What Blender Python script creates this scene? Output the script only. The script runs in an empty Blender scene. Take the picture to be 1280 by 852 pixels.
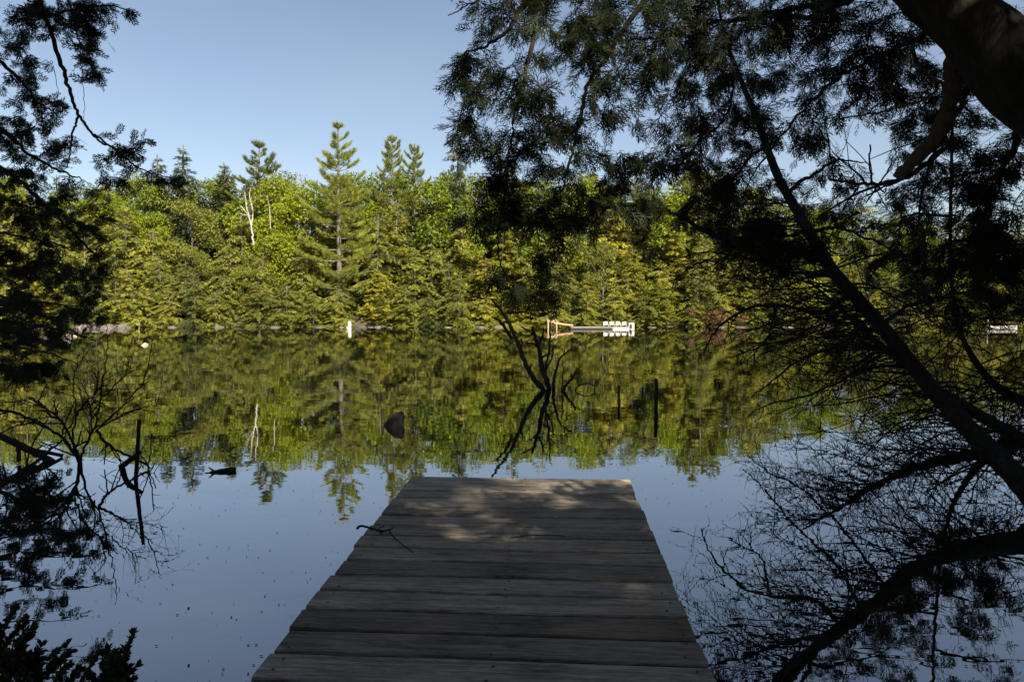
import bpy, math, random
import numpy as np

random.seed(7)
rng = np.random.default_rng(11)
scene = bpy.context.scene
COL = scene.collection
R = math.radians

# ------------------------------------------------------------------ camera
F, CX, CY, HORIZON, CAMH = 853.0, 640.0, 426.0, 376.0, 1.9
TH = math.atan((CY - HORIZON) / F)
cam_d = bpy.data.cameras.new('camera')
cam_d.sensor_width = 36.0
cam_d.lens = F / 1280.0 * 36.0
cam_d.clip_start = 0.02
cam_d.clip_end = 2000
cam = bpy.data.objects.new('camera', cam_d)
COL.objects.link(cam)
cam.location = (0, 0, CAMH)
cam.rotation_euler = (math.pi / 2 - TH, 0, 0)
scene.camera = cam


def ray(px, py):
    u = (px - CX) / F
    v = (CY - py) / F
    return np.array([u, math.cos(TH) + v * math.sin(TH), -math.sin(TH) + v * math.cos(TH)])


def at(px, py, y):
    d = ray(px, py)
    return d * (y / d[1]) + np.array([0, 0, CAMH])


def on(px, py, h=0.0):
    d = ray(px, py)
    return d * ((h - CAMH) / d[2]) + np.array([0, 0, CAMH])


# ------------------------------------------------------------------ object helpers
def tag(o, label=None, cat=None, group=None, kind=None):
    if label: o['label'] = label
    if cat: o['category'] = cat
    if group: o['group'] = group
    if kind: o['kind'] = kind
    return o


def empty(name, loc=(0, 0, 0), rz=0.0):
    o = bpy.data.objects.new(name, None)
    o.empty_display_size = 0.2
    COL.objects.link(o)
    o.location = loc
    o.rotation_euler = (0, 0, rz)
    return o


class MB:
    """collects arrays of quads/tris, builds ONE mesh object"""
    def __init__(self):
        self.v, self.f, self.m, self.t, self.n = [], [], [], [], 0

    def add(self, V, Fc, mi=0, tint=None):
        V = np.asarray(V, dtype=np.float64).reshape(-1, 3)
        Fc = np.asarray(Fc, dtype=np.int64)
        if Fc.shape[1] == 3:
            Fc = np.concatenate([Fc, -np.ones((len(Fc), 1), dtype=np.int64)], 1)
        g = Fc + self.n
        g[Fc < 0] = -1
        self.v.append(V)
        self.f.append(g)
        self.m.append(np.full(len(Fc), mi, dtype=np.int32))
        if tint is None:
            tint = np.full(len(V), 0.5)
        self.t.append(np.asarray(tint, dtype=np.float32))
        self.n += len(V)
        return self

    def mesh(self, name, mats, smooth=True):
        V = np.concatenate(self.v)
        Fc = np.concatenate(self.f)
        mi = np.concatenate(self.m)
        tint = np.concatenate(self.t)
        me = bpy.data.meshes.new(name)
        me.vertices.add(len(V))
        me.vertices.foreach_set('co', V.astype(np.float32).ravel())
        cnt = np.where(Fc[:, 3] < 0, 3, 4)
        idx = Fc.ravel()
        idx = idx[idx >= 0]
        me.loops.add(len(idx))
        me.loops.foreach_set('vertex_index', idx.astype(np.int32))
        me.polygons.add(len(Fc))
        st = np.zeros(len(Fc), dtype=np.int32)
        st[1:] = np.cumsum(cnt)[:-1]
        me.polygons.foreach_set('loop_start', st)
        me.polygons.foreach_set('loop_total', cnt.astype(np.int32))
        me.polygons.foreach_set('material_index', mi)
        me.polygons.foreach_set('use_smooth', np.full(len(Fc), smooth, dtype=bool))
        a = me.attributes.new('tint', 'FLOAT', 'POINT')
        a.data.foreach_set('value', tint)
        for m in (mats if isinstance(mats, (list, tuple)) else [mats]):
            me.materials.append(m)
        me.update(calc_edges=True)
        me.validate()
        return me

    def build(self, name, mats, parent=None, smooth=True):
        o = bpy.data.objects.new(name, self.mesh(name, mats, smooth))
        COL.objects.link(o)
        if parent is not None:
            o.parent = parent
        return o


def norm(a):
    a = np.asarray(a, dtype=float)
    return a / (np.linalg.norm(a, axis=-1, keepdims=True) + 1e-9)


def tube(mb, pts, radii, sides=5, mi=0, cap=True, wob=0.0):
    P = np.asarray(pts, dtype=float)
    n = len(P)
    r = np.broadcast_to(np.asarray(radii, dtype=float), (n,)) if np.ndim(radii) == 0 else np.asarray(radii, dtype=float)
    T = np.empty_like(P)
    T[1:-1] = P[2:] - P[:-2]
    T[0] = P[1] - P[0]
    T[-1] = P[-1] - P[-2]
    T = norm(T)
    up = np.array([0.0, 0.0, 1.0]) if abs(T[0][2]) < 0.9 else np.array([1.0, 0.0, 0.0])
    A = norm(np.cross(T, up))
    B = np.cross(T, A)
    ang = np.linspace(0, 2 * math.pi, sides, endpoint=False)
    ca, sa = np.cos(ang), np.sin(ang)
    rr = r[:, None] * np.ones((1, sides))
    if wob:
        rr = rr * (1 + wob * rng.uniform(-1, 1, (n, sides)))
    V = P[:, None, :] + rr[..., None] * (ca[None, :, None] * A[:, None, :] + sa[None, :, None] * B[:, None, :])
    V = V.reshape(-1, 3)
    i = np.arange(n - 1)[:, None] * sides
    j = np.arange(sides)[None, :]
    k = (j + 1) % sides
    Fc = np.stack([i + j, i + k, i + sides + k, i + sides + j], -1).reshape(-1, 4)
    mb.add(V, Fc, mi)
    if cap and sides >= 5:
        base = (n - 1) * sides
        for off in (0, base):
            c = P[0] if off == 0 else P[-1]
            mb.add(np.vstack([V[off:off + sides], c]), [[q, (q + 1) % sides, sides] for q in range(sides)], mi)


def smooth_path(pts, n=8):
    """Catmull-Rom through points"""
    P = np.asarray(pts, dtype=float)
    if len(P) < 3:
        t = np.linspace(0, 1, n + 1)[:, None]
        return P[0] * (1 - t) + P[1] * t
    Q = np.vstack([2 * P[0] - P[1], P, 2 * P[-1] - P[-2]])
    out = []
    for i in range(1, len(Q) - 2):
        p0, p1, p2, p3 = Q[i - 1], Q[i], Q[i + 1], Q[i + 2]
        for t in np.linspace(0, 1, n, endpoint=False):
            out.append(0.5 * (2 * p1 + (p2 - p0) * t + (2 * p0 - 5 * p1 + 4 * p2 - p3) * t * t + (3 * p1 - p0 - 3 * p2 + p3) * t ** 3))
    out.append(P[-1])
    return np.array(out)


def box(mb, c, s, mi=0, rz=0.0, rx=0.0, ry=0.0, bevel=0.0):
    """box with chamfered vertical/horizontal edges (bevel) as 24-vert shape"""
    s = np.asarray(s, dtype=float) / 2
    b = min(bevel, s.min() * 0.9)
    if b <= 0:
        V = np.array([[x, y, z] for x in (-1, 1) for y in (-1, 1) for z in (-1, 1)], dtype=float) * s
        Fc = [[0, 1, 3, 2], [4, 6, 7, 5], [0, 4, 5, 1], [2, 3, 7, 6], [0, 2, 6, 4], [1, 5, 7, 3]]
    else:
        V, idx = [], {}
        for x in (-1, 1):
            for y in (-1, 1):
                for z in (-1, 1):
                    for ax in range(3):
                        p = np.array([x, y, z], dtype=float) * (s - b)
                        p[ax] = (x, y, z)[ax] * s[ax]
                        idx[(x, y, z, ax)] = len(V)
                        V.append(p)
        Fc = []
        for ax in range(3):
            o1, o2 = [a for a in range(3) if a != ax]
            for sg in (-1, 1):
                q = []
                for a, c2 in ((-1, -1), (1, -1), (1, 1), (-1, 1)):
                    k = [0, 0, 0]
                    k[ax], k[o1], k[o2] = sg, a, c2
                    q.append(idx[(k[0], k[1], k[2], ax)])
                Fc.append(q)
            for a in (-1, 1):
                for c2 in (-1, 1):
                    q = []
                    for sg, which in ((-1, o1), (1, o1), (1, o2), (-1, o2)):
                        k = [0, 0, 0]
                        k[ax], k[o1], k[o2] = sg, a, c2
                        q.append(idx[(k[0], k[1], k[2], which)])
                    Fc.append(q)
        V = np.array(V)
        tri = [[idx[(x, y, z, a)] for a in range(3)] for x in (-1, 1) for y in (-1, 1) for z in (-1, 1)]
    cx_, sx_ = math.cos(rx), math.sin(rx)
    cy_, sy_ = math.cos(ry), math.sin(ry)
    cz_, sz_ = math.cos(rz), math.sin(rz)
    Rx = np.array([[1, 0, 0], [0, cx_, -sx_], [0, sx_, cx_]])
    Ry = np.array([[cy_, 0, sy_], [0, 1, 0], [-sy_, 0, cy_]])
    Rz = np.array([[cz_, -sz_, 0], [sz_, cz_, 0], [0, 0, 1]])
    V = V @ (Rz @ Ry @ Rx).T + np.asarray(c, dtype=float)
    n0 = len(V)
    mb.add(V, Fc, mi)
    if b > 0:
        mb.add(V, tri, mi)
    return mb


def rock_mesh(seed, mats, sub=3):
    import bmesh
    r = np.random.default_rng(seed)
    bm = bmesh.new()
    bmesh.ops.create_icosphere(bm, subdivisions=sub, radius=1.0)
    V = np.array([v.co[:] for v in bm.verts])
    for k in range(9):      # facet cuts
        d = norm(r.normal(size=3))
        lim = r.uniform(0.5, 0.85)
        h = V @ d
        V -= np.where(h > lim, (h - lim) * 0.9, 0)[:, None] * d
    V += 0.05 * np.sin(V @ r.normal(size=(3, 3)) * 5 + r.uniform(0, 6, 3))
    V += 0.02 * r.normal(size=V.shape)
    for v, c in zip(bm.verts, V):
        v.co = c
    me = bpy.data.meshes.new('rock')
    bm.to_mesh(me)
    bm.free()
    me.materials.append(mats)
    return me


# ------------------------------------------------------------------ materials
class NT:
    def __init__(self, name):
        self.m = bpy.data.materials.new(name)
        self.m.use_nodes = True
        self.t = self.m.node_tree
        self.b = self.t.nodes['Principled BSDF']
        self.out = self.t.nodes['Material Output']

    def n(self, typ, **kw):
        nd = self.t.nodes.new(typ)
        for k, v in kw.items():
            if isinstance(k, str) and k.startswith('i_'):
                nd.inputs[k[2:].replace('_', ' ')].default_value = v
            else:
                setattr(nd, k, v)
        return nd

    def l(self, a, b):
        self.t.links.new(a, b)

    def ramp(self, fac, stops):
        r = self.n('ShaderNodeValToRGB')
        el = r.color_ramp.elements
        while len(el) < len(stops):
            el.new(0.5)
        for e, (p, c) in zip(el, stops):
            e.position = p
            e.color = (*c, 1)
        self.l(fac, r.inputs[0])
        return r.outputs[0]

    def math(self, op, a, b=None):
        m = self.n('ShaderNodeMath', operation=op)
        for i, x in enumerate((a, b)):
            if x is None: continue
            if isinstance(x, (int, float)):
                m.inputs[i].default_value = x
            else:
                self.l(x, m.inputs[i])
        return m.outputs[0]

    def coords(self, kind='Object', scale=(1, 1, 1), offset_random=False):
        tc = self.n('ShaderNodeTexCoord')
        mp = self.n('ShaderNodeMapping')
        mp.inputs['Scale'].default_value = scale
        self.l(tc.outputs[kind], mp.inputs['Vector'])
        if offset_random:
            oi = self.n('ShaderNodeObjectInfo')
            mm = self.n('ShaderNodeVectorMath', operation='SCALE')
            cb = self.n('ShaderNodeCombineXYZ')
            for i in range(3):
                self.l(self.math('MULTIPLY', oi.outputs['Random'], (71.0, 37.0, 53.0)[i]), cb.inputs[i])
            self.l(cb.outputs[0], mp.inputs['Location'])
        return mp.outputs[0]

    def noise(self, vec, scale, detail=4, rough=0.55, dist=0.0):
        nn = self.n('ShaderNodeTexNoise')
        nn.inputs['Scale'].default_value = scale
        nn.inputs['Detail'].default_value = detail
        nn.inputs['Roughness'].default_value = rough
        nn.inputs['Distortion'].default_value = dist
        self.l(vec, nn.inputs['Vector'])
        return nn.outputs['Fac']

    def bump(self, h, strength, dist):
        b = self.n('ShaderNodeBump')
        b.inputs['Strength'].default_value = strength
        b.inputs['Distance'].default_value = dist
        self.l(h, b.inputs['Height'])
        self.l(b.outputs[0], self.b.inputs['Normal'])


def leaf_mat(name, dark, mid, light, transl=0.3, rough=0.55, spec=0.25):
    k = NT(name)
    at_ = k.n('ShaderNodeAttribute', attribute_name='tint')
    oi = k.n('ShaderNodeObjectInfo')
    fac = k.math('ADD', k.math('MULTIPLY', at_.outputs['Fac'], 0.58), k.math('MULTIPLY', oi.outputs['Random'], 0.42))
    c = k.ramp(fac, [(0.05, dark), (0.5, mid), (0.95, light)])
    k.l(c, k.b.inputs['Base Color'])
    k.b.inputs['Roughness'].default_value = rough
    k.b.inputs['Specular IOR Level'].default_value = spec
    tr = k.n('ShaderNodeBsdfTranslucent')
    hs = k.n('ShaderNodeHueSaturation')
    hs.inputs['Value'].default_value = 1.5
    hs.inputs['Saturation'].default_value = 1.1
    k.l(c, hs.inputs['Color'])
    k.l(hs.outputs[0], tr.inputs[0])
    mx = k.n('ShaderNodeMixShader')
    mx.inputs[0].default_value = transl
    k.l(k.b.outputs[0], mx.inputs[1])
    k.l(tr.outputs[0], mx.inputs[2])
    k.l(mx.outputs[0], k.out.inputs['Surface'])
    return k.m


def bark_mat(name, a, b, c, scale=9.0, bump=0.6, stretch=(1, 1, 0.35)):
    k = NT(name)
    v = k.coords('Object', stretch, True)
    n1 = k.noise(v, scale, 6, 0.65, 0.6)
    n2 = k.noise(v, scale * 0.22, 3, 0.5)
    s = k.math('ADD', k.math('MULTIPLY', n1, 0.65), k.math('MULTIPLY', n2, 0.35))
    k.l(k.ramp(s, [(0.3, a), (0.5, b), (0.7, c)]), k.b.inputs['Base Color'])
    k.b.inputs['Roughness'].default_value = 0.9
    k.b.inputs['Specular IOR Level'].default_value = 0.15
    k.bump(n1, bump, 0.02)
    return k.m


def plain_mat(name, col, rough=0.5, var=0.15, scale=6.0, spec=0.4):
    k = NT(name)
    v = k.coords('Object', (1, 1, 1), True)
    n1 = k.noise(v, scale, 5, 0.6)
    c0 = tuple(x * (1 - var) for x in col)
    c1 = tuple(min(1, x * (1 + var)) for x in col)
    k.l(k.ramp(n1, [(0.3, c0), (0.7, c1)]), k.b.inputs['Base Color'])
    k.b.inputs['Roughness'].default_value = rough
    k.b.inputs['Specular IOR Level'].default_value = spec
    return k.m


M = {}
M['hemlock'] = leaf_mat('hemlock_needles', (0.026, 0.042, 0.011), (0.128, 0.14, 0.017), (0.3, 0.28, 0.034), 0.22)
M['cedar_gold'] = leaf_mat('cedar_sprays', (0.045, 0.055, 0.01), (0.165, 0.165, 0.015), (0.31, 0.27, 0.026), 0.25)
M['spruce'] = leaf_mat('spruce_needles', (0.028, 0.042, 0.014), (0.052, 0.068, 0.02), (0.08, 0.095, 0.026), 0.2)
M['pine'] = leaf_mat('pine_needles', (0.08, 0.1, 0.02), (0.17, 0.19, 0.032), (0.27, 0.27, 0.04), 0.3)
M['broad'] = leaf_mat('broad_leaves', (0.07, 0.1, 0.009), (0.15, 0.185, 0.012), (0.24, 0.26, 0.016), 0.4)
M['broad_dull'] = leaf_mat('dull_broad_leaves', (0.07, 0.085, 0.014), (0.125, 0.14, 0.022), (0.19, 0.185, 0.03), 0.38)
M['rust'] = leaf_mat('rusty_leaves', (0.09, 0.055, 0.025), (0.16, 0.09, 0.04), (0.2, 0.14, 0.05), 0.3)
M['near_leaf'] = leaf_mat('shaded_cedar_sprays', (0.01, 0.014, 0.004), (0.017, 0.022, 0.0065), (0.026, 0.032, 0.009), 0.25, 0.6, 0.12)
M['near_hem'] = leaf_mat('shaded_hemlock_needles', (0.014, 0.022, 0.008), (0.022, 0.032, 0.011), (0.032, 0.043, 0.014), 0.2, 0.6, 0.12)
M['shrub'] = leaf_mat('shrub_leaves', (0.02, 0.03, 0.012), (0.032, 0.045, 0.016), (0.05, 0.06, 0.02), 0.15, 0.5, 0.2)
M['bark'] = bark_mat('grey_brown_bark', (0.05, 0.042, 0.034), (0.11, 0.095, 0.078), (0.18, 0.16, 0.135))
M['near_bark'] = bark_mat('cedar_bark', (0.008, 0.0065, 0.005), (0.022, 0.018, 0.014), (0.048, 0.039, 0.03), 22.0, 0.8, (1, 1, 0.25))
M['dead'] = bark_mat('dead_wood', (0.009, 0.008, 0.007), (0.022, 0.019, 0.016), (0.045, 0.04, 0.034), 26.0, 0.5)
M['tan_wood'] = bark_mat('tan_peeled_wood', (0.04, 0.03, 0.02), (0.09, 0.066, 0.045), (0.15, 0.115, 0.08), 26.0, 0.5)
M['wet_wood'] = bark_mat('wet_dark_wood', (0.012, 0.01, 0.009), (0.022, 0.019, 0.016), (0.04, 0.034, 0.028), 26.0, 0.5)
M['birch'] = bark_mat('white_birch_bark', (0.12, 0.1, 0.085), (0.28, 0.25, 0.215), (0.42, 0.39, 0.345), 3.0, 0.2, (1, 1, 2.5))
M['white'] = plain_mat('white_paint', (0.36, 0.355, 0.34), 0.45, 0.05)
M['tan'] = plain_mat('weathered_lumber', (0.3, 0.19, 0.125), 0.8, 0.2)
M['greydeck'] = plain_mat('grey_float_boards', (0.22, 0.2, 0.17), 0.8, 0.25)
M['dark'] = plain_mat('black_plastic', (0.02, 0.02, 0.022), 0.4, 0.1)
M['nail'] = plain_mat('rusty_nail', (0.022, 0.018, 0.015), 0.6, 0.2)
M['pole'] = plain_mat('grey_metal', (0.35, 0.35, 0.34), 0.4, 0.1)


def rock_mat(name, a, b, c):
    k = NT(name)
    v = k.coords('Object', (1, 1, 1), True)
    n1 = k.noise(v, 3.0, 7, 0.65)
    k.l(k.ramp(n1, [(0.3, a), (0.52, b), (0.72, c)]), k.b.inputs['Base Color'])
    k.b.inputs['Roughness'].default_value = 0.9
    k.b.inputs['Specular IOR Level'].default_value = 0.15
    k.bump(n1, 0.5, 0.1)
    return k.m


M['granite'] = rock_mat('pale_granite', (0.035, 0.031, 0.027), (0.1, 0.088, 0.078), (0.22, 0.195, 0.175))
M['white_rock'] = rock_mat('bleached_stone', (0.16, 0.14, 0.115), (0.28, 0.25, 0.21), (0.4, 0.36, 0.31))
M['dark_rock'] = rock_mat('wet_dark_stone', (0.002, 0.002, 0.002), (0.004, 0.004, 0.004), (0.011, 0.01, 0.009))


def ground_mat():
    k = NT('forest_floor')
    v = k.coords('Object', (1, 1, 1))
    n1 = k.noise(v, 0.7, 8, 0.65)
    n2 = k.noise(v, 9.0, 6, 0.7)
    s = k.math('ADD', k.math('MULTIPLY', n1, 0.5), k.math('MULTIPLY', n2, 0.5))
    k.l(k.ramp(s, [(0.35, (0.022, 0.017, 0.011)), (0.5, (0.05, 0.04, 0.024)), (0.66, (0.07, 0.075, 0.026))]), k.b.inputs['Base Color'])
    k.b.inputs['Roughness'].default_value = 0.95
    k.bump(n2, 0.7, 0.08)
    return k.m


def water_mat():
    k = NT('lake_water')
    k.b.inputs['Base Color'].default_value = (0.006, 0.0085, 0.0075, 1)
    k.b.inputs['Roughness'].default_value = 0.6
    k.b.inputs['Specular IOR Level'].default_value = 0.0
    v = k.coords('Object', (0.55, 1.0, 1.0))
    n1 = k.noise(v, 1.1, 2, 0.5)
    v2 = k.coords('Object', (0.5, 1.0, 1.0))
    n2 = k.noise(v2, 6.5, 2, 0.5)
    s = k.math('ADD', k.math('MULTIPLY', n1, 1.0), k.math('MULTIPLY', n2, 0.16))
    bp = k.n('ShaderNodeBump')
    bp.inputs['Strength'].default_value = 1.0
    bp.inputs['Distance'].default_value = WATER_BUMP
    k.l(s, bp.inputs['Height'])
    fr = k.n('ShaderNodeFresnel')
    fr.inputs['IOR'].default_value = 1.333
    k.l(bp.outputs[0], fr.inputs['Normal'])
    gl = k.n('ShaderNodeBsdfGlossy')
    gl.inputs['Roughness'].default_value = 0.0
    k.l(bp.outputs[0], gl.inputs['Normal'])
    mx = k.n('ShaderNodeMixShader')
    k.l(k.math('POWER', fr.outputs[0], 0.27), mx.inputs[0])
    k.l(k.b.outputs[0], mx.inputs[1])
    k.l(gl.outputs[0], mx.inputs[2])
    k.l(mx.outputs[0], k.out.inputs['Surface'])
    return k.m


WATER_BUMP = 0.0028
M['ground'] = ground_mat()
M['water'] = water_mat()


def plank_mat():
    k = NT('weathered_plank')
    oi = k.n('ShaderNodeObjectInfo')
    v = k.coords('Object', (2.4, 40.0, 20.0), True)
    g = k.noise(v, 1.0, 6, 0.65, 0.5)
    v2 = k.coords('Object', (2.0, 3.5, 1.0), True)
    blot = k.noise(v2, 1.2, 5, 0.6)
    v3 = k.coords('Object', (14.0, 170.0, 60.0), True)
    fine = k.noise(v3, 1.0, 3, 0.6)
    s = k.math('ADD', k.math('ADD', k.math('MULTIPLY', g, 0.4), k.math('MULTIPLY', blot, 0.3)), k.math('MULTIPLY', fine, 0.3))
    grey = k.ramp(s, [(0.37, (0.045, 0.038, 0.028)), (0.49, (0.29, 0.25, 0.192)), (0.62, (0.6, 0.53, 0.43))])
    brown = k.ramp(s, [(0.36, (0.05, 0.033, 0.022)), (0.49, (0.26, 0.185, 0.125)), (0.63, (0.48, 0.36, 0.26))])
    mx = k.n('ShaderNodeMix', data_type='RGBA')
    rr = k.n('ShaderNodeMapRange')
    rr.inputs['From Min'].default_value = 0.45
    rr.inputs['From Max'].default_value = 1.0
    k.l(oi.outputs['Random'], rr.inputs['Value'])
    vr = k.n('ShaderNodeMapRange')
    vr.inputs['To Min'].default_value = 0.62
    vr.inputs['To Max'].default_value = 1.4
    k.l(k.math('FRACT', k.math('MULTIPLY', oi.outputs['Random'], 7.3)), vr.inputs['Value'])
    csep = k.n('ShaderNodeSeparateColor')
    k.l(oi.outputs['Color'], csep.inputs[0])
    fb = k.math('ADD', 0.12, k.math('MULTIPLY', csep.outputs[0], k.math('MULTIPLY', blot, 1.7)))
    k.l(fb, mx.inputs[0])
    k.l(grey, mx.inputs[6])
    k.l(brown, mx.inputs[7])
    # knots and splits
    vo = k.n('ShaderNodeTexVoronoi', feature='F1')
    vo.inputs['Scale'].default_value = 1.0
    k.l(k.coords('Object', (2.2, 7.5, 0.0), True), vo.inputs['Vector'])
    kn = k.n('ShaderNodeMapRange')
    kn.inputs['From Min'].default_value = 0.05
    kn.inputs['From Max'].default_value = 0.13
    kn.inputs['To Min'].default_value = 0.35
    kn.inputs['To Max'].default_value = 1.0
    k.l(vo.outputs['Distance'], kn.inputs['Value'])
    mm = k.n('ShaderNodeMix', data_type='RGBA', blend_type='MULTIPLY')
    mm.inputs[0].default_value = 1.0
    k.l(mx.outputs[2], mm.inputs[6])
    cb = k.n('ShaderNodeCombineColor')
    kv = k.math('MULTIPLY', kn.outputs[0], vr.outputs[0])
    for i in range(3):
        k.l(kv, cb.inputs[i])
    k.l(cb.outputs[0], mm.inputs[7])
    k.l(mm.outputs[2], k.b.inputs['Base Color'])
    k.b.inputs['Roughness'].default_value = 0.72
    k.b.inputs['Specular IOR Level'].default_value = 0.3
    k.bump(k.math('ADD', g, k.math('MULTIPLY', fine, 0.8)), 1.0, 0.011)
    return k.m


M['plank'] = plank_mat()

# ------------------------------------------------------------------ world and sun
SUN_EL, SUN_AZ = R(40), R(27)          # azimuth: degrees to the right of straight behind the camera
sdir = np.array([math.sin(SUN_AZ) * math.cos(SUN_EL), -math.cos(SUN_AZ) * math.cos(SUN_EL), math.sin(SUN_EL)])
world = bpy.data.worlds.new('World')
scene.world = world
world.use_nodes = True
wt = world.node_tree
bg = wt.nodes['Background']
sky = wt.nodes.new('ShaderNodeTexSky')
sky.sky_type = 'NISHITA'
sky.sun_disc = False
sky.sun_elevation = SUN_EL
sky.sun_rotation = math.atan2(sdir[0], sdir[1])
sky.altitude = 300
sky.air_density = 1.0
sky.dust_density = 1.3
sky.ozone_density = 0.8
# thin high cloud veil
tc = wt.nodes.new('ShaderNodeTexCoord')
mp = wt.nodes.new('ShaderNodeMapping')
mp.inputs['Scale'].default_value = (1.0, 1.0, 3.0)
wt.links.new(tc.outputs['Generated'], mp.inputs[0])
nz = wt.nodes.new('ShaderNodeTexNoise')
nz.inputs['Scale'].default_value = 1.6
nz.inputs['Detail'].default_value = 6
nz.inputs['Distortion'].default_value = 0.4
wt.links.new(mp.outputs[0], nz.inputs['Vector'])
mr = wt.nodes.new('ShaderNodeMapRange')
mr.inputs['From Min'].default_value = 0.45
mr.inputs['From Max'].default_value = 0.8
mr.inputs['To Max'].default_value = 0.12
wt.links.new(nz.outputs['Fac'], mr.inputs['Value'])
mxw = wt.nodes.new('ShaderNodeMix')
mxw.data_type = 'RGBA'
wt.links.new(mr.outputs[0], mxw.inputs[0])
wt.links.new(sky.outputs[0], mxw.inputs[6])
mxw.inputs[7].default_value = (5.2, 5.4, 5.6, 1)
hsw = wt.nodes.new('ShaderNodeHueSaturation')
hsw.inputs['Saturation'].default_value = 0.88
wt.links.new(mxw.outputs[2], hsw.inputs['Color'])
wt.links.new(hsw.outputs[0], bg.inputs['Color'])
bg.inputs['Strength'].default_value = 0.05
sun_d = bpy.data.lights.new('sun', 'SUN')
sun_d.energy = 5.0
sun_d.angle = R(0.53)
sun_d.color = (1.0, 0.91, 0.76)
sun = bpy.data.objects.new('sun', sun_d)
COL.objects.link(sun)
from mathutils import Vector
sun.rotation_euler = Vector(sdir).to_track_quat('Z', 'Y').to_euler()
sun.location = (20, -20, 30)
vs = scene.view_settings
vs.view_transform = 'Standard'
vs.look = 'None'
vs.exposure = 1.55
vs.gamma = 1.0
vs.use_curve_mapping = False

# ------------------------------------------------------------------ terrain and water


def shore(x, y):
    """positive inside the lake: distance-like value to the bank"""
    wob = 0.5 * np.sin(x * 0.35 + 1.0) + 0.35 * np.sin(x * 0.9 + 2.0) + 0.2 * np.sin(x * 2.1)
    far = 51.2 + wob * 0.8 - 0.0012 * x * x - y
    near = y - (1.3 + 0.25 * np.sin(x * 1.3) - 0.02 * x * x)
    xl = -(2.2 + 0.82 * np.clip(y, 0, 30) + 1.5 * np.clip(y - 30, 0, 30)) + 0.4 * np.sin(y * 0.8)
    xr = (1.6 + 0.80 * np.clip(y, 0, 25) + 1.5 * np.clip(y - 25, 0, 40)) + 0.35 * np.sin(y * 0.9 + 1)
    side = np.minimum(x - xl, xr - x) * 0.77
    return np.minimum(np.minimum(far, near + 3.0 * (np.abs(x) > 500)), side)


def ground_h(x, y):
    d = shore(x, y)
    e = np.clip(-d, 0, None)
    inside = -np.clip(d, 0, 4) * 0.42
    farmask = 1 / (1 + np.exp(-(y - 42) * 0.6))
    hill = farmask * (0.27 * np.clip(e - 0.5, 0, 26) + 0.1 * np.clip(e - 26, 0, 60))
    low = 0.36 * (1 - np.exp(-e / 0.45)) + (1 - farmask) * 0.05 * np.clip(e, 0, 40)
    n = 0.12 * np.sin(x * 0.7 + y * 0.3) * np.sin(y * 0.6 - x * 0.2) * np.clip(e, 0, 1)
    return np.where(d > 0, inside, low + hill + n)


gx = np.concatenate([np.linspace(-400, -100, 20), np.linspace(-95, -30, 66), np.linspace(-29.5, 29.5, 140), np.linspace(30, 95, 66), np.linspace(100, 400, 20)])
gy = np.concatenate([np.linspace(-300, -40, 20), np.linspace(-36, -6, 20), np.linspace(-5, 20, 70), np.linspace(20.6, 47, 36), np.linspace(47.5, 60, 34), np.linspace(61, 130, 70), np.linspace(140, 450, 20)])
X, Y = np.meshgrid(gx, gy)
Z = ground_h(X, Y)
V = np.stack([X, Y, Z], -1).reshape(-1, 3)
nx, ny = len(gx), len(gy)
ii = (np.arange(ny - 1)[:, None] * nx + np.arange(nx - 1)[None, :]).ravel()
mb = MB()
mb.add(V, np.stack([ii, ii + 1, ii + nx + 1, ii + nx], -1))
tag(mb.build('ground', M['ground']), kind='structure')
mb = MB()
wx = np.linspace(-110, 110, 12)
wy = np.linspace(-30, 75, 8)
X, Y = np.meshgrid(wx, wy)
V = np.stack([X, Y, X * 0], -1).reshape(-1, 3)
ii = (np.arange(7)[:, None] * 12 + np.arange(11)[None, :]).ravel()
mb.add(V, np.stack([ii, ii + 1, ii + 13, ii + 12], -1))
tag(mb.build('lake_water', M['water']), kind='structure')


def gh(x, y):
    return float(ground_h(np.array(float(x)), np.array(float(y))))


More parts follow.
